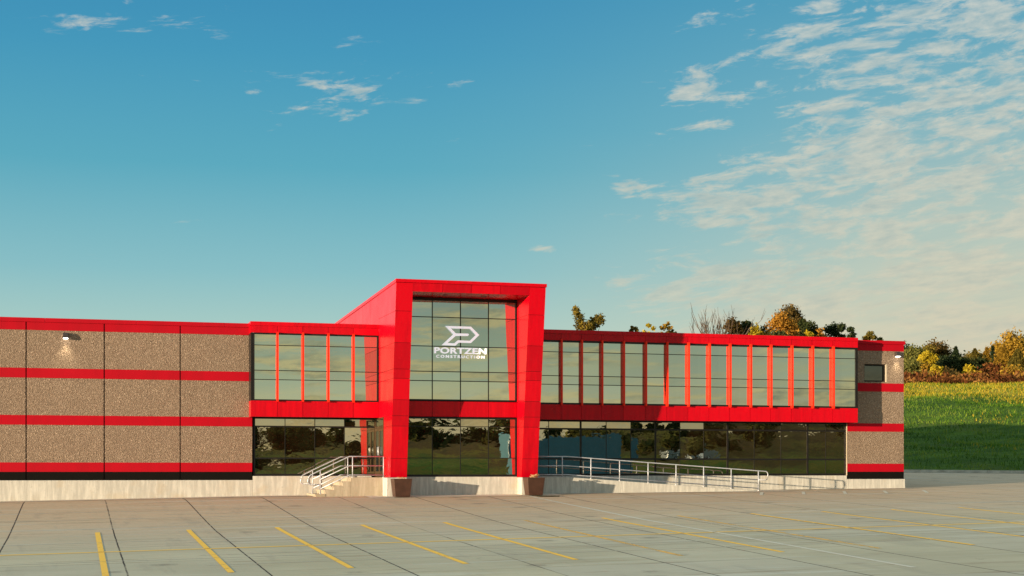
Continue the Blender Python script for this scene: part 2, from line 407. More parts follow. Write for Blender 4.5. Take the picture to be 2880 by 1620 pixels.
def leaf_mat(name, dark, mid, light, trans=.35):
    m, n, o = mat(name)
    at = n.node('ShaderNodeAttribute'); at.attribute_name = 'tint'
    c = n.ramp(at.outputs['Fac'], [(0.0, dark + (1,)), (.5, mid + (1,)), (1.0, light + (1,))])
    d = n.node('ShaderNodeBsdfDiffuse'); n.set(d.inputs[0], c)
    t = n.node('ShaderNodeBsdfTranslucent'); n.set(t.inputs[0], c)
    mx = n.node('ShaderNodeMixShader'); mx.inputs[0].default_value = trans
    n.l.new(d.outputs[0], mx.inputs[1]); n.l.new(t.outputs[0], mx.inputs[2]); n.l.new(mx.outputs[0], o.inputs[0])
    return m
L = {
 'olive': leaf_mat('olive_gold_leaves', (.05, .05, .012), (.17, .13, .025), (.36, .24, .04)),
 'dark': leaf_mat('dark_green_leaves', (.018, .028, .012), (.05, .065, .022), (.13, .12, .035)),
 'yellow': leaf_mat('yellow_leaves', (.18, .15, .015), (.46, .34, .025), (.70, .52, .05)),
 'orange': leaf_mat('orange_leaves', (.16, .08, .012), (.42, .20, .03), (.62, .34, .06)),
 'bronze': leaf_mat('bronze_oak_leaves', (.035, .030, .014), (.11, .075, .022), (.26, .15, .04)),
 'rust': leaf_mat('rust_weeds', (.06, .022, .009), (.18, .062, .022), (.36, .19, .05)),
 'gold': leaf_mat('golden_leaves', (.13, .08, .012), (.34, .20, .025), (.55, .34, .05)),
 'sage': leaf_mat('sage_green_leaves', (.05, .06, .018), (.16, .16, .04), (.30, .26, .07)),
 'conifer': leaf_mat('conifer_needles', (.015, .028, .014), (.04, .06, .025), (.10, .10, .035)),
 'grass': leaf_mat('long_grass', (.042, .10, .012), (.12, .22, .022), (.26, .30, .045), .3),
 'drygrass': leaf_mat('dry_grass', (.26, .19, .015), (.50, .36, .03), (.66, .50, .07), .3),
 'pale': leaf_mat('pale_seed_heads', (.40, .30, .16), (.55, .42, .25), (.7, .58, .38), .3),
}
M['bark'] = simple('bark', (.12, .085, .06), .9, 0, .1, .3, 3)
M['palebark'] = simple('pale_bark', (.10, .07, .05), .9, 0, .1, .3, 3)

# ------------------------------------------------------------------ ground
def clamp(a, lo, hi): return max(lo, min(hi, a))
def za(u):
    u = clamp(u, -25, 90)
    return -.676 + (.017 if u < 7 else .0075) * (u - 7)
def lot_z(u, Y):
    uc = clamp(u, -20, 60)
    pl = lambda yy: -1.772 + .0189 * uc + .0332 * (max(yy, 28) - 41)
    if Y <= 47: return pl(Y)
    if Y <= 60.8:
        p0, p1 = pl(47), za(u) - .03; m0, m1 = .044 * 13.8, .050 * 13.8; t = (Y - 47) / 13.8
        return (2*t**3-3*t**2+1)*p0 + (t**3-2*t**2+t)*m0 + (-2*t**3+3*t**2)*p1 + (t**3-t**2)*m1
    if Y <= 64: return za(u) - .03 + .008 * (Y - 60.8)
    return za(u) + .033 * (Y - 64)
LP = Vector((48.9, 84.2)); LD = Vector((.871, -.491)).normalized(); LN = Vector((-LD.y, LD.x))
def curb_u(Y): return LP.x + (Y - LP.y) * LD.x / LD.y

def grid_mesh(name, rows, mat_, kind='structure'):
    b = MB(); w = len(rows[0])
    for r in rows: b.v += r
    for i in range(len(rows) - 1):
        for j in range(w - 1):
            b.f.append((i*w+j, i*w+j+1, (i+1)*w+j+1, (i+1)*w+j))
    o = b.build(name, mat_, smooth=True, fix=False); tag(o, kind=kind); return o

Ys = [-8, 0, 10, 20, 26, 28] + [28 + i * 1.0 for i in range(1, 37)] + [64 + i * 1.5 for i in range(1, 28)]
rows = []
for Y in Ys:
    um = min(130, curb_u(Y)) - .02
    ul = -120
    r = []
    N = 150
    for j in range(N + 1):
        u = ul + (um - ul) * j / N
        r.append((u, Y, lot_z(u, Y)))
    rows.append(r)
grid_mesh('parking_lot', rows, M['lot'])
# lighter apron slabs against the foundation
b = MB()
def strip(b, u0, u1, Y0, Y1, dz, n=24, m=3, skew=0.0):
    for i in range(n):
        for j in range(m):
            a0 = u0 + (u1-u0)*i/n; a1 = u0 + (u1-u0)*(i+1)/n; y0 = Y0+(Y1-Y0)*j/m; y1 = Y0+(Y1-Y0)*(j+1)/m
            k0 = skew*(1-j/m); k1 = skew*(1-(j+1)/m)
            b.quad((a0+k0, y0, lot_z(a0, y0)+dz), (a1+k0, y0, lot_z(a1, y0)+dz), (a1+k1, y1, lot_z(a1, y1)+dz), (a0+k1, y1, lot_z(a0, y1)+dz))
strip(b, -24, 11.4, 62.4, 64.0, .012, 60)
strip(b, 11.4, 19.6, 60.0, 64.0, .012, 30, 6)
strip(b, 19.6, 31.0, 61.1, 64.0, .012, 30)
strip(b, 31.0, 38.4, 63.2, 64.0, .012, 20)
tag(b.build('apron', M['apron'], fix=False), kind='structure')

def line_obj(name, mat_, segs):
    b = MB()
    for (u0, Y0, u1, Y1, w) in segs:
        d = Vector((u1-u0, Y1-Y0)); L_ = d.length; d.normalize(); nn = Vector((-d.y, d.x)) * (w/2); k = max(1, int(L_ / .8))
        for i in range(k):
            a = Vector((u0, Y0)) + d * L_ * i / k; c = Vector((u0, Y0)) + d * L_ * (i+1) / k
            P = [a - nn, c - nn, c + nn, a + nn]
            b.add([(q.x, q.y, lot_z(q.x, q.y) + .006) for q in P], [(0, 1, 2, 3)])
    return tag(b.build(name, mat_, fix=False), kind='structure')
U0 = .64; SP = 2.74
stripes = [(U0 + SP*i) for i in range(0, 15)]
line_obj('parking_lines', M['yellow'], [(u, 34.5, u, 48.0, .15) for i, u in enumerate(stripes) if i not in (5, 7)])
line_obj('worn_parking_lines', M['yellowworn'], [(stripes[i], 34.5, stripes[i], 48.0, .14) for i in (5, 7)])
line_obj('row_line', M['yellowthin'], [(-30, 41.0, 45, 41.0, .20)])
line_obj('faded_lines', M['faded'], [(18.1, 30, 18.1, 61.0, .16)] + [(-20, y, 8 + 5*k, y + .1, .07) for k, y in enumerate((49.2, 52.6, 55.6, 44.1, 38.2))]
         + [(3, y, 60, y - .1, .06) for y in (50.6, 54.0, 47.4, 39.1, 36.4, 43.2)]
         + [(28 + 2.0*i, 58.6, 28.9 + 2.0*i, 60.4, .14) for i in range(5)] + [(28.2, 60.5, 37.5, 60.5, .1), (33, 50.2, 48, 50.2, .2)])

# curb and grassy hill behind the drive
def hill_h(s, p):
    q = LP + LD * p
    base = lot_z(q.x, q.y) + .13
    t = clamp(s / 40, 0, 1); t = t*t*(3-2*t); base = base * (1-t) + .40 * t
    sl = .150
    if s < 46: h = sl * s
    elif s < 74:
        k = (s - 46) / 28; h = sl * 46 + sl * 28 * (k - k*k/2)
    else: h = sl * 46 + sl * 14 + .006 * (s - 74)
    w = clamp(s / 8, 0, 1)
    und = .22*math.sin(p*.13+s*.21) + .13*math.sin(p*.41-s*.33+1.0) + .08*math.sin(p*.9+s*.7)
    return base + h + und * w
def hill_pt(p, s):
    q = LP + LD * p + LN * s
    return (q.x, q.y, hill_h(s, p))
def ground_at(u, Y):
    d = Vector((u, Y)) - LP; s = d.dot(LN); p = d.dot(LD)
    return hill_h(s, p) if s > 0 else lot_z(u, Y)
ss = [0] + [.6*i for i in range(1, 20)] + [12 + 1.3*i for i in range(52)] + [82, 90, 110, 150, 220, 350, 600, 1500]
ps = [-1400, -600, -300, -200] + [-150 + 1.5*i for i in range(190)] + [140, 160, 200, 300, 600, 1400]
rows = [[hill_pt(p, s) for p in ps] for s in ss]
grid_mesh('hill', rows, M['hill'])
b = MB()
for i in range(100):
    p0_ = -90 + i * 2.0; p1_ = p0_ + 1.985
    P = []
    for p in (p0_, p1_):
        q = LP + LD * p; z = lot_z(q.x, q.y); nn = LN
        P.append([(q.x - nn.x*.50, q.y - nn.y*.50, z - .05), (q.x - nn.x*.50, q.y - nn.y*.50, z + .015), (q.x - nn.x*.14, q.y - nn.y*.14, z + .02), (q.x - nn.x*.10, q.y - nn.y*.10, z + .17), (q.x + nn.x*.1, q.y + nn.y*.1, z + .175), (q.x + nn.x*.1, q.y + nn.y*.1, z - .05)])
    vs = P[0] + P[1]; b.add(vs, [(i2, (i2+1) % 6, (i2+1) % 6 + 6, i2 + 6) for i2 in range(6)] + [(0, 1, 2, 3, 4, 5), (11, 10, 9, 8, 7, 6)])
tag(b.build('kerb', M['curb']), kind='structure')
# land behind the camera, seen in the glass
def sms(t): t = clamp(t, 0, 1); return t*t*(3-2*t)
def rear_z(u, Y):
    r = -8 - Y
    return -2.25 + .0189*clamp(u, -20, 60) + 2.0*sms(r/16) + (2.2 + 4.2*sms((u-10)/90))*sms((r-12)/110) + .25*math.sin(u*.05+Y*.03)*sms(r/30)
us = [-1500, -500, -250] + [-150 + 6*i for i in range(70)] + [320, 450, 700, 1600]
yy = [-8 - 3*i for i in range(12)] + [-44 - 8*i for i in range(16)] + [-200, -300, -600, -1500]
rows = [[(u, y, rear_z(u, y)) for u in us] for y in reversed(yy)]
grid_mesh('field', rows, M['field'])
b = MB(); b.quad((-3000, -3000, -6.5), (3000, -3000, -6.5), (3000, 3000, -6.5), (-3000, 3000, -6.5))
tag(b.build('ground', M['field'], fix=False), kind='structure')

# ------------------------------------------------------------------ the building
BX = (7.0, 64.0, 0.0)
bld = empty('office_building', BX)
tag(bld, 'long low office building with red panelled entrance tower, glass wings and tan aggregate walls', 'building')
YP, YU, YL, YG = 64.0, 63.2, 64.1, 61.45      # wall, projecting bays, lower glass, tower glass planes
TX0, TX1, CI0, CI1 = 12.40, 18.71, 13.09, 18.01
ZROOF = 6.585; ZC = 6.44; ZWT = 6.14; ZS1 = 3.31; ZS0 = 2.636
def yf(z): return 60.75 - .1513 * (z - .2)
BANDS = [(6.09, 6.41), (4.155, 4.55), (2.25, 2.64), (.343, .724)]
AGG = [(4.55, 6.09), (2.64, 4.155), (.724, 2.25)]
joints_left = [-1.93 + 3.05 * i for i in range(-8, 3)] + [7.16]
G = .023
def precast(x_list, x_top1=None, hole=None, clipx=None):
    walls, bands, base, back = [MB() for _ in AGG], [MB() for _ in BANDS], MB(), MB()
    caulk = [MB() for _ in x_list[1:-1]]
    for a, c in zip(x_list[:-1], x_list[1:]):
        for wall, (z0, z1) in zip(walls, AGG):
            if hole and z0 == 4.55:
                hx0, hx1, hz0, hz1 = hole
                wall.box(a+G, hx0, YP, YP+.3, z0, z1); wall.box(hx1, c-G, YP, YP+.3, z0, z1); wall.box(hx0, hx1, YP, YP+.3, hz1, z1); wall.box(hx0, hx1, YP, YP+.3, z0, hz0)
            else: wall.box(a+G, c-G, YP, YP+.3, z0, z1)
        for band, (z0, z1) in zip(bands, BANDS): band.box(a+G, c-G, YP-.012, YP+.3, z0, z1)
        base.box(a+G, c-G, YP-.012, YP+.3, 0, .343)
    back.box(x_list[0]+.02, x_list[-1]-.02, YP+.05, YP+.36, 0, 6.42) if not hole else None
    if hole:
        hx0, hx1, hz0, hz1 = hole
        back.box(x_list[0]+.02, x_list[-1]-.02, YP+.32, YP+.4, 0, 6.42)
    for a, k in zip(x_list[1:-1], caulk): k.box(a+G*.2, a+G, YP+.012, YP+.1, .72, 6.09)
    return walls, bands, base, back, caulk
w, bd, bs, bk, ck = precast(joints_left)
for q in w: q.build('wall', M['agg'], bld)
for q in bd: q.build('painted_band', M['redpaint'], bld)
bs.build('base_band', M['black'], bld); bk.build('joint_backing', M['joint'], bld)

wx0, wx1 = X(2431, YP), X(2495, YP); hole = (wx0, wx1, 4.62, 5.46)
w, bd, bs, bk, ck = precast([35.02, 38.06], hole=hole)
for q in w: q.build('wall', M['agg'], bld)
for q in bd: q.build('painted_band', M['redpaint'], bld)
bs.build('base_band', M['black'], bld); bk.build('joint_backing', M['joint'], bld)
b = MB(); b.box(37.76, 38.06, YP+.3, 88.39, 0, 6.41); b.build('end_wall', M['agg'], bld)
# copings
cp = MB()
xs = [-26.0] + [-1.2 + 3.6*i for i in range(-6, 3)] + [6.99]
for a, c in zip(xs[:-1], xs[1:]): cp.box(a+.004, c-.004, YP-.05, YP+.4, 6.415, ZROOF)
cp.build('coping', M['redpaint'], bld, bevel=.006)
cp = MB(); cp.box(35.18, 38.10, YP-.05, YP+.4, 6.415, ZROOF); cp.box(37.72, 38.10, YP+.4, 88.55, 6.415, ZROOF)
cp.build('coping', M['redpaint'], bld, bevel=.006)
b = MB(); b.box(-26, 37.7, YP+.42, 88.4, 5.5, 6.25); b.build('roof', M['roof'], bld)
b = MB(); b.box(-26.3, -26.05, 64, 88.5, 0, 6.5); b.box(-26.05, 37.7, 88.4, 88.6, 0, 6.5); b.build('rear_wall', M['agg'], bld)
# foundations
for q in ((-26, 7.16, YP-.02, YP+.4, -1.6, -.004), (7.165, 12.235, YP-.03, YP+.4, -1.6, .165), (18.86, 35.0, YP-.03, YP+.4, -1.6, .165),
          (35.005, 38.10, YP-.03, YP+.6, -1.6, -.004), (12.24, 13.08, 60.70, 64.3, -1.6, .105), (13.085, 18.0, 61.36, 64.3, -1.6, .135),
          (18.005, 18.85, 60.70, 64.3, -1.6, .105), (37.7, 38.1, YP+.62, 88.5, -1.6, -.004)):
    fd = MB(); fd.box(*q); fd.build('foundation', M['found'], bld, bevel=.012)
for q in ((35.001, 35.034, YP-.004, YP+.10, .17, 2.62), (wx1-.055, wx1+.003, YP-.006, YP+.165, 4.60, 5.475)):
    fd = MB(); fd.box(*q); fd.build('jamb', M['step'], bld)  # paler than the wall: sunlight on its returns put into the colour

rnd = random.Random(4)
def glazing(name, xs, zs, Y, mat_, th=.045, tilt=.0022, frame=(.06, .06, .06, .06), muls=.05, trans=.03, thick_x=(), thick_z=(), tw=.09, lab=None):
    """glass of one window (panes are faces of one mesh, each a little out of true) with its frame as a sub-part"""
    g = MB(); f = MB()
    for i in range(len(xs)-1):
        for j in range(len(zs)-1):
            ta, tb = rnd.uniform(-tilt, tilt), rnd.uniform(-tilt, tilt)
            x0, x1, z0, z1 = xs[i], xs[i+1], zs[j], zs[j+1]
            g.add([(x0, Y+ta, z0), (x1, Y-ta+tb, z0), (x1, Y-ta, z1), (x0, Y+ta-tb, z1)], [(0, 1, 2, 3)])
    o = g.build(name, mat_, bld, fix=False)
    if lab: o['label'] = lab
    l, r_, bt, tp = frame; x0, x1, z0, z1 = xs[0], xs[-1], zs[0], zs[-1]
    D = th
    f.box(x0, x0+l, Y-D, Y+.02, z0, z1); f.box(x1-r_, x1, Y-D, Y+.02, z0, z1)
    f.box(x0+l, x1-r_, Y-D, Y+.02, z0, z0+bt); f.box(x0+l, x1-r_, Y-D, Y+.02, z1-tp, z1)
    for z in zs[1:-1]:
        k = tw/2 if z in thick_z else trans/2
        f.box(x0+l, x1-r_, Y-(D*.6 if z in thick_z else .012), Y+.02, z-k, z+k)
    for x in xs[1:-1]:
        if x in thick_x: f.box(x-tw/2, x+tw/2, Y-D*.75, Y+.02, z0+bt, z1-tp)
        elif muls: f.box(x-muls/2, x+muls/2, Y-.016, Y+.02, z0+bt, z1-tp)
    f.build('frame', M['frame'], o)
    return o

def panel_row(x_list, y0, y1, z0, z1, mb, back):
    for a, c in zip(x_list[:-1], x_list[1:]): mb.box(a+.007, c-.007, y0, y0+.04, z0+.006, z1)
    back.box(x_list[0]+.03, x_list[-1]-.03, y0+.03, y1, z0+.02, z1)

fins_l = [X(p, YU) for p in (780.2, 851.7, 923.2, 993.8)]
fins_r = [X(p, YU) for p in (1578, 1635, 1692, 1753, 1815, 1875, 1935, 1994, 2052, 2110, 2167, 2226, 2284, 2342)]
back = MB()
BXL, BXR = 7.0, X(2413, YU)
for lst, a, c in ((fins_l, BXL, TX0), (fins_r, TX1, BXR)):
    xs = [a] + lst + [c]
    for k_, (z0, z1) in enumerate(((ZWT, ZC), (ZS0, ZS1))):
        red = MB(); panel_row(xs, YU, YU+.2, z0, z1, red, back)
        x, sgn = (BXL, 1) if a == BXL else (BXR, -1)
        x0, x1 = sorted((x, x + sgn*.05)); red.box(x0, x1, YU+.05, YP-.005, z0+.006, z1)
        red.build('fascia', M['red'], bld)
# bay returns and soffits
for a, c in ((BXL, TX0), (TX1, BXR)):
    back.box(a+.06, c-.06, YU+.07, YP+.3, ZS0+.012, ZS0+.1)
    back.box(a+.06, c-.06, YU+.25, YP+.3, ZS0+.1, ZWT)
back.build('fascia_backing', M['joint'], bld)
for a, c, k in ((BXL, TX0-.002, 3), (TX1+.002, BXR, 7)):
    cp = MB()
    for i in range(k): cp.box(a+(c-a)*i/k-(.03 if i == 0 else 0), a+(c-a)*(i+1)/k-.004, YU-.03, YU+.3, ZC+.002, ZROOF+.02)
    if a == BXL: cp.box(BXL-.03, BXL+.25, YU+.3, YP+.3, ZC+.002, ZROOF+.02)
    else: cp.box(BXR-.25, BXR+.0, YU+.3, YP+.3, ZC+.002, ZROOF+.02)
    cp.build('coping', M['red'], bld, bevel=.006)
b = MB(); b.box(BXL+.26, TX0, YU+.31, YP+.41, 6.1, 6.3); b.box(TX1, BXR-.26, YU+.31, YP+.41, 6.1, 6.3); b.build('roof', M['roof'], bld)
zr = [ZS1, 4.196, 4.58, 5.63, ZWT]
gl = glazing('window', [BXL+.06] + fins_l + [TX0-.005], zr, YU+.06, M['glass'], frame=(.09, .07, .06, .06), muls=0, lab='five bay upper window left of the tower')
gr = glazing('window', [TX1+.005] + fins_r + [BXR-.02], zr, YU+.06, M['glass'], frame=(.03, .09, .08, .08), muls=0, lab='long upper window of fifteen bays right of the tower')
for par, lst in ((gl, fins_l), (gr, fins_r)):
    for x in lst:
        b = MB(); b.box(x-.035, x+.035, YU-.15, YU+.07, ZS1-.035, ZWT+.035); b.build('fin', M['fin'], par)
for a, c in ((BXL, BXL+.05), (BXR-.05, BXR)):
    b = MB(); b.box(a, c, YU+.02, YP-.01, ZS1, ZWT); b.build('bay_return', M['frame'], bld)
# lower windows
zl = [.17, .92, 2.265, ZS0+.0]
xs = [7.2] + [X(p, YL) for p in (801.6, 885.4, 968.7)] + [12.40]
glazing('window', xs, zl, YL, M['glasslow'], muls=.03, trans=.06, tw=.06, thick_z=(.92, 2.265), frame=(.07, .0, .09, .05), tilt=.004, lab='dark lower window left of the tower')
thick = [X(p, YL) for p in (1633, 1843, 2046, 2271)]
thin = [X(p, YL) for p in (1543, 1704.8, 1774, 1912, 1979, 2121, 2196, 2322)]
glazing('window', sorted([TX1] + thick + thin + [35.0]), zl, YL, M['glasslow'], muls=.025, trans=.06, tw=.075, thick_x=thick, thick_z=(.92, 2.265), frame=(.06, .06, .09, .05), tilt=.004, lab='long dark lower window behind the ramp')
for a, c in ((7.2, 12.4), (18.8, 35.0)):
    b = MB(); b.box(a, c, YL+.05, YL+.3, .17, 2.7); b.build('window_backing', M['darkroom'], bld)
# tower glass
xg = [CI0+.005] + [X(p, YG) for p in (1215.7, 1295, 1373.7)] + [CI1-.005]
zg = [Z(1151, 1126, YG), Z(1151, 1069.7, YG), Z(1151, 1043.3, YG), Z(1151, 972, YG), Z(1151, 889.8, YG), 7.63]
gc = glazing('window', xg, zg, YG, M['glass'], frame=(.03, .07, .06, .12), muls=.04, trans=.035, lab='tall tower window carrying the sign')
zg2 = [.14, .92, Z(1150, 1198.6, YG), Z(1150, 1173, YG)]
glazing('window', xg, zg2, YG, M['glasslow'], frame=(.03, .07, .09, .06), muls=.03, trans=.03, tilt=.004, lab='lower tower window behind the two planters')
sp, spb = MB(), MB()
panel_row(xg, YG-.02, YG+.1, Z(1150, 1172, YG)+.01, Z(1151, 1127, YG)-.01, sp, spb)
sp.build('spandrel', M['red'], bld); spb.build('spandrel_backing', M['joint'], bld)
b = MB(); b.box(CI0+.01, CI1-.01, YG+.15, 64.2, .14, 7.6); b.build('window_backing', M['darkroom'], bld)

# tower: leaning columns in stacked panels, beam, soffit, roof and side walls
jz = [.11, Z(1098, 1289.6, 60.7), Z(1099, 1198, 60.4), Z(1100, 1169, 60.4), Z(1102, 1124, 60.3), Z(1105, 1063.8, 60.2), Z(1106, 1037.3, 60.1), Z(1108, 963, 59.9), Z(1110, 873.5, 59.7), 7.98]
g = .007
def seg(mb, x0, x1, yb, z0, z1, ins=0.0):
    mb.hexa([(x0, yf(z0)+ins, z0), (x1, yf(z0)+ins, z0), (x1, yb, z0), (x0, yb, z0), (x0, yf(z1)+ins, z1), (x1, yf(z1)+ins, z1), (x1, yb, z1), (x0, yb, z1)])
for a, c, yb0, yb1 in ((TX0, CI0, 62.15, YU-.002), (CI1, TX1, 63.18, 63.18)):
    col = MB(); core = MB()
    for z0, z1 in zip(jz[:-1], jz[1:]): seg(col, a, c, yb0 if z0 < 2.4 else yb1, z0+g, z1-g)
    seg(core, a+.03, c-.03, yb0-.05, .12, 7.95, .03)
    o = col.build('tower_column', M['red'], bld); core.build('column_core', M['joint'], o)
bm_ = MB(); xb = [X(p, 59.6) for p in (1162, 1245, 1326, 1407, 1490)]; xb[0] = CI0; xb[-1] = CI1
for a, c in zip(xb[:-1], xb[1:]):
    bm_.hexa([(a+g, yf(7.64), 7.64), (c-g, yf(7.64), 7.64), (c-g, yf(7.64)+.1, 7.64), (a+g, yf(7.64)+.1, 7.64), (a+g, yf(7.98), 7.98), (c-g, yf(7.98), 7.98), (c-g, yf(7.98)+.14, 7.98), (a+g, yf(7.98)+.14, 7.98)])
    bm_.box(a+g, c-g, yf(7.64)+.108, YG-.06, 7.64, 7.68)
bm_.build('tower_beam', M['red'], bld)
b = MB(); b.box(CI0+.01, CI1-.01, yf(7.64)+.09, YG+.1, 7.69, 7.97); b.build('beam_core', M['joint'], bld)
for px in (1254, 1361):
    xx = X(px, 60.4); b = MB(); nn = 16
    b.tube([(xx, 60.45, 7.64), (xx, 60.45, 7.625)], .11, nn); o = b.build('soffit_light', M['lampbody'], bld)
def roofz(Y): return 8.12 - .0263 * (Y - 59.55)
b = MB(); YB = 78.0
b.hexa([(TX0-.03, 59.52, 7.985), (TX1+.03, 59.52, 7.985), (TX1+.03, YB, roofz(YB)-.14), (TX0-.03, YB, roofz(YB)-.14), (TX0-.03, 59.50, 8.12), (TX1+.03, 59.50, 8.12), (TX1+.03, YB, roofz(YB)), (TX0-.03, YB, roofz(YB))])
b.build('tower_coping', M['red'], bld, bevel=.008)
sj = [YU] + [YU + 1.9*i for i in range(1, 8)] + [77.9]
for x0, x1 in ((TX0, TX0+.04), (TX1-.04, TX1)):
    side = MB()
    for a, c in zip(sj[:-1], sj[1:]):
        zt0, zt1 = roofz(a)-.145, roofz(c)-.145
        side.hexa([(x0, a+g, 6.3), (x1, a+g, 6.3), (x1, c-g, 6.3), (x0, c-g, 6.3), (x0, a+g, zt0), (x1, a+g, zt0), (x1, c-g, zt1), (x0, c-g, zt1)])
    side.build('tower_side', M['red'], bld)
b = MB(); b.hexa([(TX0+.03, 63, 5.5), (TX1-.03, 63, 5.5), (TX1-.03, 77.9, 5.5), (TX0+.03, 77.9, 5.5), (TX0+.03, 63, 7.8), (TX1-.03, 63, 7.8), (TX1-.03, 77.9, 7.4), (TX0+.03, 77.9, 7.4)]); b.build('tower_core', M['joint'], bld)

# entrance doors in the side of the tower, facing the stairs
DX = TX0
b = MB(); b.box(DX+.06, 13.0, 62.16, YL+.02, .11, 2.63); b.build('vestibule', M['darkroom'], bld)
b = MB()
for y0, y1 in ((62.15, 62.22), (63.98, 64.05)): b.box(DX-.02, DX+.06, y0, y1, .11, ZS0)
b.box(DX-.02, DX+.06, 62.22, 63.98, 2.20, 2.27); b.box(DX-.02, DX+.06, 62.22, 63.98, 2.56, ZS0)
b.build('door_frame', M['bronze'], bld)
b = MB(); b.add([(DX+.02, 62.22, 2.27), (DX+.02, 63.98, 2.27), (DX+.02, 63.98, 2.56), (DX+.02, 62.22, 2.56)], [(0, 1, 2, 3)]); b.build('transom_glass', M['glasssmall'], bld)
for y0, y1, hy_ in ((62.24, 63.09, 62.98), (63.11, 63.96, 63.22)):
    b = MB()
    b.box(DX-.01, DX+.035, y0, y0+.09, .13, 2.19); b.box(DX-.01, DX+.035, y1-.09, y1, .13, 2.19)
    b.box(DX-.01, DX+.035, y0+.09, y1-.09, .13, .36); b.box(DX-.01, DX+.035, y0+.09, y1-.09, 2.08, 2.19)
    d = b.build('door', M['bronze'], bld)
    b = MB(); b.box(DX+.008, DX+.02, y0+.09, y1-.09, .36, 2.08); b.build('door_glass', M['glasssmall'], d)
    b = MB(); b.tube([(DX-.01, hy_, 1.05), (DX-.06, hy_, 1.05), (DX-.06, hy_, 1.40), (DX-.01, hy_, 1.40)], .014, 8); b.build('handle', M['rail'], d, smooth=True)
# small window in the right end wall
o = glazing('window', [wx0+.02, wx1-.08], [4.62+.01, 5.46-.02], YP+.17, M['glasssmall'], frame=(.06, .06, .06, .06), lab='small black framed window in the right end wall')

# ------------------------------------------------------------------ sign on the tower glass
sgn = empty('company_sign', (15.4, 61.40, 4.8)); tag(sgn, 'white arrow emblem and lettering reading PORTZEN CONSTRUCTION on the tall tower window', 'sign')
YS = 61.405; SK = 200 / 2415
def sp_(zx, zy): px, py = 1200 + zx*SK, 900 + zy*SK; return (X(px, YS), Z(px, py, YS))
outer = [(632, 203), (1500, 228), (1782, 512), (1500, 780), (1085, 768), (978, 868), (515, 852), (905, 490)]
inner = [(812, 283), (1470, 300), (1670, 512), (1470, 708), (1058, 690), (940, 795), (705, 782), (985, 538), (1395, 542), (1435, 500), (1400, 463), (985, 455)]
from mathutils.geometry import tessellate_polygon
def logo():
    P = [Vector((*sp_(*q), 0)) for q in outer]; Q = [Vector((*sp_(*q), 0)) for q in inner]
    tri = tessellate_polygon([P, Q]); pts = P + Q; b = MB(); n_ = len(pts)
    b.v = [(p.x, YS-.03, p.y) for p in pts] + [(p.x, YS, p.y) for p in pts]
    b.f = [tuple(t) for t in tri] + [tuple(i+n_ for i in reversed(t)) for t in tri]
    for k0, L_ in ((0, len(P)), (len(P), len(Q))):
        for i in range(L_): a = k0+i; c = k0+(i+1) % L_; b.f.append((a, c, c+n_, a+n_))
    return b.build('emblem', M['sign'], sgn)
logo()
def text_part(name, txt, zx0, zx1, zyb, zyt, bold, space):
    cu = bpy.data.curves.new(name, 'FONT'); cu.body = txt; cu.size = 1; cu.offset = bold; cu.space_character = space; cu.extrude = 0.0; cu.resolution_u = 4
    ob = bpy.data.objects.new(name, cu); COL.objects.link(ob)
    bpy.context.view_layer.update()
    me = bpy.data.meshes.new_from_object(ob.evaluated_get(bpy.context.evaluated_depsgraph_get()))
    bpy.data.objects.remove(ob); bpy.data.curves.remove(cu)
    xs_ = [v.co.x for v in me.vertices]; ys_ = [v.co.y for v in me.vertices]
    a, c, e, f = min(xs_), max(xs_), min(ys_), max(ys_)
    x0, z0 = sp_(zx0, zyb); x1, _ = sp_(zx1, zyb); _, z1 = sp_(zx0, zyt)
    b = MB()
    # small downward drift keeps the letters level in the world
    for v in me.vertices: b.v.append((x0 + (v.co.x-a)/(c-a)*(x1-x0), YS-.03, z0 + (v.co.y-e)/(f-e)*(z1-z0)))
    b.f = [tuple(p.vertices) for p in me.polygons]
    import bmesh
    m2 = bpy.data.meshes.new(name); m2.from_pydata(b.v, [], b.f)
    bmm = bmesh.new(); bmm.from_mesh(m2); bmesh.ops.remove_doubles(bmm, verts=bmm.verts, dist=1e-5)
    r_ = bmesh.ops.extrude_face_region(bmm, geom=bmm.faces[:])
    for v in [q for q in r_['geom'] if isinstance(q, bmesh.types.BMVert)]: v.co.y += .03
    bmesh.ops.recalc_face_normals(bmm, faces=bmm.faces)
    bmesh.ops.translate(bmm, verts=bmm.verts, vec=-Vector(sgn.location)); bmm.to_mesh(m2); bmm.free()
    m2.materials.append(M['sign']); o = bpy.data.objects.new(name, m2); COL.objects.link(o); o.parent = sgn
    return o
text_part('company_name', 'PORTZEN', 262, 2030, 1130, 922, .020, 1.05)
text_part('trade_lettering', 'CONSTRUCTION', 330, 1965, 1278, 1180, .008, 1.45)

# ------------------------------------------------------------------ stairs, ramp, rails
st = empty('entrance_stairs', (10.9, 62.8, -.7)); tag(st, 'pale concrete entrance steps and landing left of the red tower', 'stairs')
YF, YBK = 61.6, 63.96
b = MB(); b.box(10.9, 12.235, YF, YBK, -1.3, .11); b.build('landing', M['step'], st, bevel=.003)
for i in range(4):
    x0 = 9.50 + .355*i - (.0 if i else .04); zt = -.57 + .17*i
    b = MB(); b.box(x0, 9.50+.355*(i+1)-.003 if i < 3 else 10.895, YF-(.02 if i == 0 else 0), YBK, -1.3, zt); b.box(x0-.03, x0, YF-(.02 if i == 0 else 0), YBK, zt-.06, zt)
    b.build('step', M['step'], st, bevel=.003)
rp = empty('access_ramp', (24, 62.8, -.7)); tag(rp, 'pale concrete access ramp sloping down right of the red tower', 'ramp')
b = MB()
XR0, XR1, XR2 = 18.86, 20.35, 29.35
prof = [(XR0, -1.3), (XR2, -1.3), (XR2, za(XR2)+.0), (XR1, .11), (XR0, .11)]
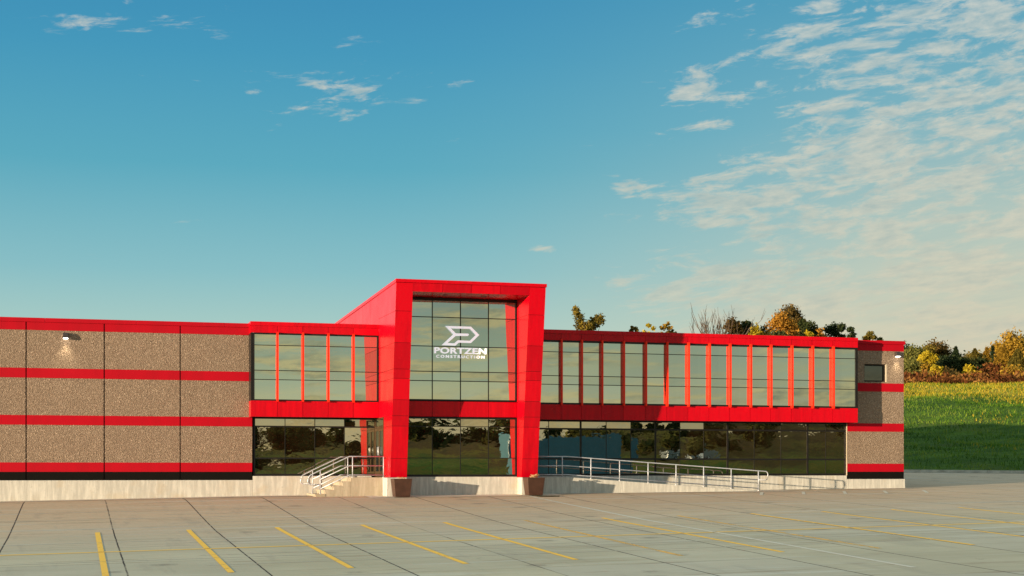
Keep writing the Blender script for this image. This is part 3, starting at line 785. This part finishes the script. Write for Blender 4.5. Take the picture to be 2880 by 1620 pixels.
b.prism(prof, YF, YBK); b.build('ramp_slab', M['found'], rp, bevel=.01)

def rail_thing(label, posts, rails, loc):
    e = empty('handrail', loc); tag(e, label, 'handrail', 'galvanised pipe handrails at the entrance')
    for (x, y, z0, z1) in posts:
        b = MB(); b.tube([(x, y, z0), (x, y, z1)], .024, 10); b.build('post', M['rail'], e, smooth=True)
        b = MB(); b.tube([(x, y, z0), (x, y, z0+.012)], .055, 12); b.build('base_plate', M['rail'], e)
    for path in rails:
        b = MB(); b.tube(path, .023, 10); b.build('rail', M['rail'], e, smooth=True)
    return e
def arc(cx, cz, r, a0, a1, y, n=7): return [(cx + r*math.cos(R(a0+(a1-a0)*i/n)), y, cz + r*math.sin(R(a0+(a1-a0)*i/n))) for i in range(n+1)]
def stair_rail(y, xend, x1, posts, label):
    k = .468
    def L_(off): return [(9.66, y, .41+off), (10.86, y, .976+off), (xend, y, .976+off)]
    top = [(9.66, y, -.18), (9.27, y, -.18)] + arc(9.27, -.06, .12, 270, 180, y) + [(9.15, y, .04), (9.17, y, .11), (9.23, y, .19)] + L_(0)
    e = rail_thing(label, posts, [top, L_(-.385), L_(-.77)], (9.66, y, -.5))
    return e
stair_rail(YF+.09, x1=0, xend=12.31, posts=[(9.66, YF+.09, -.57, .41), (11.0, YF+.09, .11, .97), (12.30, YF+.09, .11, .97)], label='pipe handrail along the front edge of the entrance steps and landing')
stair_rail(63.8, x1=0, xend=11.17, posts=[(9.66, 63.8, -.57, .41), (11.17, 63.8, .11, .97)], label='pipe handrail of the entrance steps nearest the window wall')
YRR = YF + .07
def deck(x): return .11 if x < XR1 else .11 + (za(XR2)-.11)*(x-XR1)/(XR2-XR1)
px_posts = (1581.5, 1662, 1742.7, 1822.8, 1901.4, 1979, 2056.5, 2133)
pp = [(X(p, YRR)) for p in px_posts]
xe = X(2150, YRR)
def RL(off, xa, xb):
    return [(xa, YRR, .11+off)] + [(x, YRR, deck(x)+off) for x in (20.1, 20.35, 20.7, xb)]
top = RL(.89, 18.74, xe) ; ze = top[-1][2]
top = top + [(xe+.08, YRR, ze-.005), (xe+.15, YRR, ze-.06), (xe+.17, YRR, ze-.14), (xe+.17, YRR, ze-.26), (xe+.13, YRR, ze-.35), (xe+.05, YRR, ze-.39), (pp[-1], YRR, deck(pp[-1])+.49)]
rail_thing('long pipe handrail following the access ramp right of the tower', [(x, YRR, deck(x), deck(x)+.89) for x in pp], [top, RL(.49, 18.74, pp[-1]), RL(.11, 18.74, pp[-1])], (24, YRR, -.2))

# ------------------------------------------------------------------ planters
def planter(x0, label, seed):
    rr = random.Random(seed)
    y0 = 59.90; zb = lot_z(x0+.37, y0+.37) + .016; W = .75; H = .735; t = .075
    e = empty('planter', (x0+W/2, y0+W/2, zb)); tag(e, label, 'planter', 'square tapered planters at the tower columns')
    b = MB()
    def ring(ins, z): return [(x0+ins, y0+ins, z), (x0+W-ins, y0+ins, z), (x0+W-ins, y0+W-ins, z), (x0+ins, y0+W-ins, z)]
    vs = ring(t, zb) + ring(0, zb+H) + ring(.035, zb+H) + ring(.045, zb+H-.08)
    fs = [(0, 3, 2, 1)]
    for k in range(3):
        for i in range(4): fs.append((4*k+i, 4*k+(i+1) % 4, 4*k+4+(i+1) % 4, 4*k+4+i))
    b.add(vs, fs); b.build('pot', M['planter'], e, bevel=.008)
    b = MB(); b.add(ring(.04, zb+H-.06), [(0, 1, 2, 3)]); b.build('soil', M['soil'], e)
    b = MB()
    for i in range(26 if seed == 2 else 12):
        x = x0 + W*rr.uniform(.3, .7); y = y0 + W*rr.uniform(.25, .75); h = rr.uniform(.0, .16 if seed == 2 else .08); r_ = rr.uniform(.025, .05)
        zc = zb+H-.02+h
        for a in range(5):
            t0 = a*1.257; b.add([(x, y, zc), (x+r_*math.cos(t0), y+r_*math.sin(t0), zc+r_*.5), (x+r_*1.2*math.cos(t0+.6), y+r_*1.2*math.sin(t0+.6), zc), (x+r_*math.cos(t0+.6), y+r_*math.sin(t0+.6), zc-r_*.6)], [(0, 1, 2, 3)])
        b.tube([(x0+W/2, y0+W/2, zb+H-.09), (x, y, zc)], .004, 4)
    b.build('dried_plant', M['dry'], e)
    return e
planter(12.38, 'brown square tapered planter in front of the left tower column', 1)
planter(18.03, 'brown square tapered planter in front of the right tower column', 2)
gx = X(1530, 59.9)
b = MB()
for i in range(9): b.box(gx-.38+.09*i, gx-.34+.09*i, 59.25, 59.75, lot_z(gx, 59.5)+.0, lot_z(gx, 59.5)+.035)
b.box(gx-.40, gx+.46, 59.22, 59.25, lot_z(gx, 59.5), lot_z(gx, 59.5)+.036); b.box(gx-.40, gx+.46, 59.75, 59.78, lot_z(gx, 59.5), lot_z(gx, 59.5)+.036)
o = b.build('drain_grate', M['grate']); tag(o, 'dark iron drain grate in the pavement beside the right planter', 'grate')

# ------------------------------------------------------------------ vehicles that stand outside the picture and show in the glass
M['bluepaint'] = simple('blue_trailer_paint', (.025, .12, .18), .4, 0, .5, .08)
M['tyre'] = simple('tyre_rubber', (.02, .02, .02), .8, 0, .2)
M['silver'] = simple('silver_car_paint', (.20, .24, .27), .3, .3, .5, .05, coat=.5)
def wheel(par, x, y, z, r_, w_):
    b = MB(); b.tube([(x, y-w_/2, z), (x, y+w_/2, z)], r_, 20); o = b.build('wheel', M['tyre'], par)
    b = MB(); b.tube([(x, y-w_/2-.01, z), (x, y+w_/2+.01, z)], r_*.55, 14); b.build('rim', M['rail'], o)
tz = lot_z(35, 20)
e = empty('semi_trailer', (35, 20, tz)); tag(e, 'blue box trailer mirrored in the lower windows beside the tower', 'trailer')
b = MB(); b.box(29.6, 40.4, 18.8, 21.2, tz+1.15, tz+4.5); b.build('cargo_box', M['bluepaint'], e, bevel=.04)
b = MB(); b.box(29.8, 40.2, 19.2, 20.8, tz+.9, tz+1.14); b.box(31.2, 31.4, 19.2, 19.4, tz, tz+.9); b.box(31.2, 31.4, 20.6, 20.8, tz, tz+.9); b.build('chassis', M['frame'], e)
for x in (37.4, 38.7):
    for y in (19.05, 20.95): wheel(e, x, y, tz+.5, .5, .35)
pxu, pyu = 69.0, -33.0; pz = rear_z(pxu, pyu)
e = empty('pickup_truck', (pxu, pyu, pz)); tag(e, 'silver pickup truck mirrored in the lower window behind the ramp', 'pickup')
prof = [(-2.8, .45), (2.8, .45), (2.85, .95), (1.5, 1.1), (.9, 1.75), (-.6, 1.8), (-.9, 1.15), (-2.8, 1.15)]
b = MB(); b.prism([(pxu+x, pz+z) for x, z in prof], pyu-.95, pyu+.95); b.build('body', M['silver'], e, bevel=.05)
b = MB(); b.prism([(pxu+x, pz+z) for x, z in ((-.75, 1.18), (1.3, 1.18), (.85, 1.66), (-.6, 1.70))], pyu-.965, pyu+.965); b.build('side_window', M['glasssmall'], e)
for x in (-1.8, 1.8):
    for y in (-.82, .82): wheel(e, pxu+x, pyu+y, pz+.38, .38, .28)

# ------------------------------------------------------------------ wall lamps
mL, n, o_ = mat('lit_lens'); em = n.node('ShaderNodeEmission'); em.inputs[0].default_value = (1, .93, .78, 1); em.inputs[1].default_value = 5; n.l.new(em.outputs[0], o_.inputs[0])
def wall_lamp(x, zt, label):
    e = empty('wall_lamp', (x, YP, zt-.14)); tag(e, label, 'wall lamp', 'lit lamps fixed high on the aggregate walls')
    W, H = .22, .22
    prof = [(YP, zt), (YP-.15, zt), (YP-.21, zt-.09), (YP-.24, zt-H), (YP, zt-H)]
    b = MB(); nn = len(prof)
    vs = [(x-W/2, y, z) for y, z in prof] + [(x+W/2, y, z) for y, z in prof]
    b.add(vs, [tuple(range(nn)), tuple(range(2*nn-1, nn-1, -1))] + [(i, i+nn, (i+1) % nn+nn, (i+1) % nn) for i in range(nn)])
    b.build('housing', M['lampbody'], e, bevel=.01)
    b = MB(); b.box(x-W/2+.015, x+W/2-.015, YP-.225, YP-.05, zt-H-.03, zt-H); b.build('lens', mL, e, bevel=.015)
    ld = bpy.data.lights.new('lamp_light', 'SPOT'); ld.energy = 48; ld.color = (1, .88, .62); ld.spot_size = R(95); ld.spot_blend = 1.0; ld.shadow_soft_size = .05
    lo = bpy.data.objects.new('lamp_light', ld); COL.objects.link(lo); lo.parent = e; lo.location = (0, -.13, -.16)
    lo.rotation_euler = (R(-12), 0, 0)
wall_lamp(X(184.5, YP-.15), 6.0, 'lit wall lamp on the long left aggregate wall')
wall_lamp(X(2526, YP-.15), Z(2526, 989, YP-.15), 'lit wall lamp above the small window on the right end wall')

# ------------------------------------------------------------------ vegetation
def leaf_mesh(name, P, size, tint, mat_, parent=None, up=0.0, rs=None, aspect=1.0):
    """one mesh of many small leaf-sprays; P n x 3, size n, tint n"""
    rs = rs or np.random.RandomState(1)
    n_ = len(P)
    a = rs.normal(size=(n_, 3)); a[:, 2] += up; a /= np.linalg.norm(a, axis=1)[:, None]
    c = rs.normal(size=(n_, 3)); b_ = np.cross(a, c); b_ /= np.linalg.norm(b_, axis=1)[:, None]
    s = size[:, None]
    V = np.empty((n_, 4, 3)); V[:, 0] = P - a*s*.5*aspect; V[:, 1] = P + b_*s*.33; V[:, 2] = P + a*s*.5*aspect; V[:, 3] = P - b_*s*.33
    if parent is not None: V -= np.array(parent.location)
    me = bpy.data.meshes.new(name); me.vertices.add(n_*4); me.vertices.foreach_set('co', V.reshape(-1).astype(np.float32))
    me.loops.add(n_*4); me.loops.foreach_set('vertex_index', np.arange(n_*4, dtype=np.int32))
    me.polygons.add(n_); me.polygons.foreach_set('loop_start', np.arange(0, n_*4, 4, dtype=np.int32))
    me.polygons.foreach_set('loop_total', np.full(n_, 4, dtype=np.int32)); me.update()
    at = me.attributes.new('tint', 'FLOAT', 'FACE'); at.data.foreach_set('value', np.clip(tint, 0, 1).astype(np.float32))
    me.materials.append(mat_); me.validate()
    o = bpy.data.objects.new(name, me); COL.objects.link(o)
    if parent: o.parent = parent
    return o

def crown_points(rs, base, H, W, kind, n_):
    """points filling a crown built from uneven lobes; base is the foot of the tree"""
    bx, by, bz = base
    if kind == 'cone':
        t = rs.rand(n_)**.8; ang = rs.rand(n_)*2*np.pi
        tier = .72 + .28*np.abs(np.sin(t*H*2.6 + 1.5*np.sin(ang*3)))
        rad = (1-t)**.85 * W/2 * tier * (.35+.65*rs.rand(n_)**.5) + .03
        return np.stack([bx+rad*np.cos(ang), by+rad*np.sin(ang), bz+.04*H+t*H*.96-.12*rad], 1), rs.rand(n_)*.4+.25*rs.rand(n_)
    # the crown sits at the top of the tree; its lobes fill the whole width
    ch = H*.97 if kind == 'shrub' else min(H*.9, W*1.25)
    nl = {'round': 30, 'shrub': 22, 'open': 17, 'fork': 24}[kind]
    lobes = []
    for i in range(nl):
        if kind == 'fork':
            if i < 8: k = i/7; c = np.array([-.38*W*k+rs.normal()*.02*W, rs.normal()*.08*W, H*(.66+.30*k)]); r_ = W*(.16-.08*k)
            elif i < 15: k = (i-8)/6; c = np.array([.40*W*k, rs.normal()*.08*W, H*(.70+.15*k)+rs.normal()*.02*H]); r_ = W*.12
            else: c = np.array([rs.uniform(-.28, .25)*W, rs.normal()*.1*W, H*rs.uniform(.5, .78)]); r_ = W*.13
        else:
            th = rs.rand()*2*np.pi; zz = rs.rand()
            prof = np.sqrt(max(.02, 1-(zz*1.75-.75)**2)) if kind != 'shrub' else np.sqrt(max(.05, 1-zz**2))
            r_ = W*rs.uniform(.13, .22)*(1 if kind != 'open' else .62); r_ = min(r_, ch*.3)
            rr = prof*rs.uniform(.2, 1)**.5*(W*.52-r_)
            c = np.array([rr*np.cos(th), rr*np.sin(th), H-ch+r_*.6+(ch-r_*1.5)*zz])
        lobes.append((c, r_, rs.rand()))
    P = []; T = []
    wts = np.array([l[1]**2 for l in lobes]); wts /= wts.sum(); cnt = rs.multinomial(n_, wts)
    for (c, r_, tt), k in zip(lobes, cnt):
        d = rs.normal(size=(k, 3)); d /= np.linalg.norm(d, axis=1)[:, None]; q = rs.rand(k)**.45
        p = c + d*(q*r_)[:, None]*np.array([1.15, 1.15, .85]) + rs.normal(size=(k, 3))*r_*.30
        P.append(p); T.append(.25+.35*tt+.4*rs.rand(k)-.1)
    P = np.concatenate(P); P[:, 2] = np.maximum(P[:, 2], .03*H)
    return P + np.array([bx, by, bz]), np.concatenate(T)

def tree(px, top, wpx, Yd, kind, leaf, label, cat='tree', name=None, dens=1.0, size=.26, seed=0, group=None):
    rs = np.random.RandomState(seed + int(px)); rr = random.Random(seed + int(px))
    x = X(px, Yd); z0 = ground_at(x, Yd) - .05; zt = Z(px, top, Yd); H = max(1.0, zt - z0); W = wpx * Yd * ray(px)[1] / F_PX * {'cone': 2.1, 'shrub': 1.45, 'fork': 1.15}.get(kind, 1.38) * (1.28 if px > 2500 else 1.0)
    if leaf is None: kindname = 'bare_tree'
    else: kindname = name or {'cone': 'conifer_tree', 'shrub': 'shrub'}.get(kind, 'broadleaf_tree')
    e = empty(kindname, (x, Yd, z0)); tag(e, label, cat, group)
    area = H * W
    if leaf is None:
        b = MB()
        def br(p, d, L_, r_, lev):
            q = p; pts = [tuple(p)]; dd = d.copy()
            for k in range(4):
                dd = (dd + Vector((rr.gauss(0, .10), rr.gauss(0, .10), .06))).normalized(); q = q + dd*L_/4; pts.append(tuple(q))
            b.tube(pts, [r_*(1-.6*k/4) for k in range(5)], 5 if lev < 2 else 3, cap=False)
            if lev < 4:
                for k in range((3 if lev < 3 else 2) if lev else 9):
                    w_ = .24 if lev else .46
                    nd = (dd + Vector((rr.gauss(0, w_), rr.gauss(0, w_), rr.uniform(.05, .3)))).normalized()
                    i = rr.choice((2, 3, 4)); br(Vector(pts[i]), nd, L_*rr.uniform(.55, .80) if lev else H*.36, r_*(.62 if lev else .50), lev+1)
        br(Vector((x, Yd, z0)), Vector((0, 0, 1)), H*.30, .26, 0)
        b.build('trunk', M['palebark'], e, fix=False); return e
    n_ = int(clamp(W*min(H, W*1.3)*150*dens, 300, 8000))
    P, T = crown_points(rs, (x, Yd, z0), H, W, kind, n_)
    sz = size*rs.uniform(.6, 1.3, n_)
    leaf_mesh('crown', P, sz, T, L[leaf], e, rs=rs, up=.3, aspect=1.25)
    b = MB()
    if kind in ('shrub',):
        for k in range(4):
            a = rr.uniform(0, 6.28); b.tube([(x, Yd, z0), (x+.2*W*math.cos(a), Yd+.2*W*math.sin(a), z0+H*.6)], [.05, .02], 5)
    else:
        b.tube([(x, Yd, z0), (x+rr.gauss(0, .05), Yd, z0+H*.35), (x+rr.gauss(0, .12), Yd, z0+H*.8)], [.03*H*.6, .022*H*.6, .03], 7)
        if kind != 'cone':
            for k in range(9):
                a = rr.uniform(0, 6.28); h0 = H*rr.uniform(.18, .5); ex = .40*W*rr.uniform(.5, 1); sx = math.cos(a)
                b.tube([(x, Yd, z0+h0), (x+ex*.5*sx, Yd+ex*.5*math.sin(a), z0+h0+H*.16), (x+ex*sx, Yd+ex*math.sin(a), z0+h0+H*.34)], [.012*H*.6+.02, .03, .015], 5)
    b.build('trunk', M['bark'], e, smooth=True)
    return e
GR = 'trees on the crest behind the roof'; GH = 'trees and shrubs of the hedge above the grassy slope'
TREES = [
 (1650, 859, 86, 168, 'fork', 'olive', 'forked olive gold tree alone above the roof just right of the tower', 1.0, GR),
 (1780, 916, 30, 170, 'open', 'olive', 'smallest sparse olive treetop left of the two yellow ones', .8, GR),
 (1828, 905, 44, 168, 'open', 'yellow', 'wider of the two sparse yellow green treetops above the roof', 1.0, GR),
 (1871, 903, 34, 169, 'open', 'gold', 'narrow sparse golden treetop beside the yellow one', .9, GR),
 (1893, 926, 14, 169, 'open', 'dark', 'tiny dark treetop at the right foot of the narrow golden one', .8, GR),
 (2012, 874, 100, 166, 'round', None, 'leafless tree with fanned bare branches above the roof', 1.0, GR),
 (2058, 892, 54, 170, 'round', 'bronze', 'bronze green tree right behind the bare tree', .9, GR),
 (2100, 900, 44, 171, 'round', 'dark', 'dark loose tree between the bronze tree and the small yellow tree', .8, GR),
 (2122, 914, 38, 165, 'round', 'yellow', 'small yellow tree left of the tall orange tree', 1.0, GR),
 (2150, 912, 32, 172, 'round', 'dark', 'low dark tree touching the left foot of the orange tree', .8, GR),
 (2198, 878, 86, 165, 'round', 'orange', 'broad orange tree in front of the tallest oak', 1.3, GR),
 (2222, 856, 88, 174, 'round', 'bronze', 'tallest bronze oak rising behind the orange tree', 1.3, GR),
 (2252, 896, 36, 171, 'round', 'dark', 'dark tree on the right flank of the tallest oak', .9, GR),
 (2190, 920, 80, 162, 'shrub', 'dark', 'low dark evergreen bush below the orange tree', 1.2, GR),
 (2282, 902, 50, 170, 'round', 'dark', 'rounded dark green tree right of the tallest oak', 1.2, GR),
 (2276, 922, 42, 163, 'shrub', 'yellow', 'low yellow bush in front of the rounded dark green tree', 1.1, GR),
 (2308, 917, 30, 164, 'shrub', 'orange', 'small rusty orange bush beside the low yellow bush', 1.1, GR),
 (2336, 904, 50, 170, 'round', 'conifer', 'dense dark tree second from the right end of the roof group', 1.2, GR),
 (2380, 902, 48, 168, 'open', 'conifer', 'airy dark tree at the right end of the roof group', 1.5, GR),
 (2446, 928, 38, 168, 'open', 'olive', 'lone sparse olive treetop above the right end wall', 1.0, GR),
 (2476, 948, 16, 168, 'open', 'sage', 'tiny pale treetop near the right roof corner', 1.0, GR),
 (2530, 956, 60, 168, 'round', 'conifer', 'dark tree just showing at the right roof corner', 1.1, GH),
 (2573, 974, 60, 160, 'round', 'sage', 'pale sage green tree nearest the building corner', 1.4, GH),
 (2606, 970, 40, 164, 'round', 'olive', 'olive tree between the sage tree and the bronze tree', 1.2, GH),
 (2634, 957, 62, 167, 'round', 'bronze', 'bronze domed tree behind the bright yellow tree', 1.3, GH),
 (2612, 984, 36, 155, 'round', 'yellow', 'bright yellow tree in front of the bronze domed tree', 1.5, GH),
 (2566, 1006, 58, 150, 'shrub', 'sage', 'big sage green shrub beside the wall corner', 1.4, GH),
 (2600, 1018, 34, 149, 'shrub', 'gold', 'golden shrub beneath the bright yellow tree', 1.4, GH),
 (2632, 1026, 26, 147, 'shrub', 'yellow', 'rounded yellow shrub at the meadow edge', 1.6, GH),
 (2660, 998, 56, 158, 'shrub', 'conifer', 'wide dark green shrub right of the bronze domed tree', 1.3, GH),
 (2688, 976, 32, 162, 'cone', 'conifer', 'pointed dark conifer standing alone in the gap of the hedge', 1.6, GH),
 (2712, 1004, 60, 159, 'shrub', 'dark', 'dark green shrub at the foot of the pointed conifer', 1.3, GH),
 (2665, 1030, 50, 150, 'shrub', 'bronze', 'brown shrub right of the rounded yellow shrub', 1.3, GH),
 (2742, 982, 42, 162, 'cone', 'olive', 'olive conifer between the pointed dark one and the pair', 1.6, GH),
 (2724, 1018, 26, 149, 'shrub', 'yellow', 'little yellow bush in the middle of the rust weeds', 1.5, GH),
 (2775, 978, 26, 160, 'cone', 'gold', 'golden pointed conifer, left one of the touching pair', 1.8, GH),
 (2792, 974, 15, 162, 'cone', 'conifer', 'slim dark conifer, right one of the touching pair', 2.0, GH),
 (2758, 1002, 60, 160, 'shrub', 'dark', 'dark shrub under the pair of conifers', 1.2, GH),
 (2838, 926, 72, 160, 'round', 'gold', 'tall golden tree at the right edge of the picture', 1.1, GH),
 (2880, 940, 60, 166, 'round', 'olive', 'tall olive tree cut off by the right edge of the picture', 1.0, GH),
 (2822, 978, 52, 152, 'cone', 'gold', 'golden cone shaped tree below the tall golden tree', 1.5, GH),
 (2862, 984, 56, 150, 'cone', 'olive', 'olive cone shaped tree at the right below the tall golden tree', 1.5, GH),
 (2792, 1024, 60, 151, 'shrub', 'rust', 'rust red shrub in the middle of the hedge slope', 1.4, GH),
 (2846, 1028, 56, 147, 'shrub', 'gold', 'golden bush low at the right edge of the meadow', 1.4, GH),
 (2880, 1034, 44, 146, 'shrub', 'olive', 'olive bush low at the right edge cut by the picture', 1.4, GH),
 (2745, 1042, 50, 146, 'shrub', 'gold', 'low golden bush among the rust weeds', 1.3, GH),
 (2735, 988, 50, 165, 'round', 'olive', 'olive tree behind the olive conifer in the hedge', 1.2, GH),
 (2812, 958, 44, 168, 'round', 'gold', 'golden tree filling the gap left of the tall golden tree', 1.1, GH),
 (2700, 992, 60, 168, 'round', 'dark', 'dark tree standing behind the lone pointed conifer', 1.1, GH),
 (2770, 992, 50, 168, 'round', 'bronze', 'bronze tree behind the pair of pointed conifers', 1.1, GH),
 (2694, 1044, 44, 147, 'shrub', 'bronze', 'low brown bush below the pointed dark conifer', 1.3, GH),
]
for i, (px, top, w_, Yd, kind, leaf, lab, dens, grp) in enumerate(TREES):
    c_ = 'shrub' if kind == 'shrub' else 'tree'
    tree(px, top, w_, Yd, kind, leaf, lab, c_, dens=dens, seed=i*7, group=grp, size=.30)

# undergrowth and meadow: uncountable
rs = np.random.RandomState(11)
def scatter(n_, p_rng, s_rng, hmin, hmax, keep=None):
    p = rs.uniform(*p_rng, n_); s = rs.uniform(*s_rng, n_)
    if keep is not None:
        k = keep(p, s); p, s = p[k], s[k]
    P = np.array([hill_pt(a, c) for a, c in zip(p, s)])
    return p, s, P
p, s, P = scatter(42000, (-70, 60), (61, 74), 0, 0, keep=lambda p, s: rs.rand(len(p)) < .35+.65*np.clip((p+3)/4, 0, 1))
h = (.4 + 1.5*np.clip((s-61)/10, 0, 1)*(.55+.45*np.clip((p+2)/6, 0, 1))) * (.55+.45*np.sin(p*.6+np.sin(s*.7)*2)*.8+.2*rs.rand(len(p)))
P[:, 2] += h*rs.rand(len(p))**.7
tt = .45+.3*np.sin(p*.8+s*.5)+rs.normal(size=len(p))*.22
tag(leaf_mesh('undergrowth', P, rs.uniform(.16, .42, len(p)), tt, L['rust'], rs=rs, up=1.2, aspect=1.6), 'rust red weeds and brush between the hedge shrubs', 'undergrowth', kind='stuff')

def blades(name, n_, p_rng, s_rng, hh, ww, mat_, label, cat, keep=None, tintf=None):
    p, s, P = scatter(n_, p_rng, s_rng, 0, 0, keep)
    n2 = len(p); a = rs.rand(n2)*2*np.pi; hgt = rs.uniform(*hh, n2); w_ = rs.uniform(*ww, n2); lean = rs.normal(size=(n2, 2))*.35
    V = np.empty((n2, 3, 3)); dx = np.cos(a)*w_/2; dy = np.sin(a)*w_/2
    V[:, 0] = P - np.stack([dx, dy, 0*dx+.03], 1); V[:, 1] = P + np.stack([dx, dy, 0*dx-.03], 1)
    V[:, 2] = P + np.stack([lean[:, 0]*hgt, lean[:, 1]*hgt, hgt], 1)
    me = bpy.data.meshes.new(name); me.vertices.add(n2*3); me.vertices.foreach_set('co', V.reshape(-1).astype(np.float32))
    me.loops.add(n2*3); me.loops.foreach_set('vertex_index', np.arange(n2*3, dtype=np.int32))
    me.polygons.add(n2); me.polygons.foreach_set('loop_start', np.arange(0, n2*3, 3, dtype=np.int32)); me.polygons.foreach_set('loop_total', np.full(n2, 3, dtype=np.int32)); me.update()
    t = tintf(p, s) + rs.normal(size=n2)*.2
    at = me.attributes.new('tint', 'FLOAT', 'FACE'); at.data.foreach_set('value', np.clip(t, 0, 1).astype(np.float32))
    me.materials.append(mat_); me.validate()
    o = bpy.data.objects.new(name, me); COL.objects.link(o); tag(o, label, cat, kind='stuff'); return o
patch = lambda p, s: .36+.30*np.sin(s*1.1+1.5*np.sin(p*.23)+np.sin(p*.6))*np.sin(p*.17+s*.2)+.28*np.sin(p*.35+1.7*np.sin(s*.3))*np.sin(s*.45+p*.1)+.15*np.sin(p*1.3+s*.9)
blades('grass', 120000, (-45, 45), (.3, 66), (.10, .26), (.03, .08), L['grass'], 'long green grass on the slope beside the driveway', 'grass', tintf=patch)
drykeep = lambda p, s: (s > 41 + 6*np.sin(p*.22+.5) + rs.normal(size=len(p))*2.5) | ((rs.rand(len(p)) < .10) & (np.sin(p*.31+2)*np.sin(s*.4+p*.07) > .55))
blades('dry_grass', 110000, (-45, 45), (4, 67), (.10, .26), (.04, .10), L['drygrass'], 'golden dry grass along the top of the slope', 'grass', keep=drykeep, tintf=lambda p, s: .5+0*p)
blades('tufts', 5000, (-45, 45), (2, 60), (.25, .5), (.05, .12), L['grass'], 'taller pale tufts scattered over the slope', 'grass', keep=lambda p, s: np.sin(s*1.1+1.5*np.sin(p*.23))*np.sin(p*.17+s*.2) > .2, tintf=lambda p, s: .85+0*p)
blades('seed_heads', 900, (-12, 2), (58, 62), (.5, 1.0), (.12, .25), L['pale'], 'pale tan seed heads at the foot of the hedge', 'weeds', tintf=lambda p, s: .5+0*p)

# woodland behind the camera, one far mass mirrored in the glass
rs = np.random.RandomState(5)
PP, TT = [], []
for i in range(110):
    u = -140 + 4.0*i + rs.normal()*2; y = -112 - rs.rand()*26 - .05*abs(u)
    g0 = rear_z(u, y); H = rs.uniform(3.6, 6.0) * (1 if u < 60 else .5); W = H*rs.uniform(1.3, 2.0)
    a, t_ = crown_points(rs, (u, y, g0-.3), H, W, 'shrub', 1500); PP.append(a); TT.append(t_)
for i in range(34):
    u = rs.uniform(30, 170); y = rs.uniform(-100, -45); H = rs.uniform(1.2, 2.8); W = H*rs.uniform(1.2, 2.2)
    a, t_ = crown_points(rs, (u, y, rear_z(u, y)-.2), H, W, 'shrub', 260); PP.append(a); TT.append(t_+.2)
PP = np.concatenate(PP); TT = np.concatenate(TT)
tag(leaf_mesh('woodland', PP, rs.uniform(.7, 1.4, len(PP)), TT, L['dark'], rs=rs, up=.3), 'far dark tree line mirrored in the lower windows', 'woodland', kind='stuff')

sc.cycles.max_bounces = 6; sc.cycles.transparent_max_bounces = 8; sc.cycles.use_denoising = True
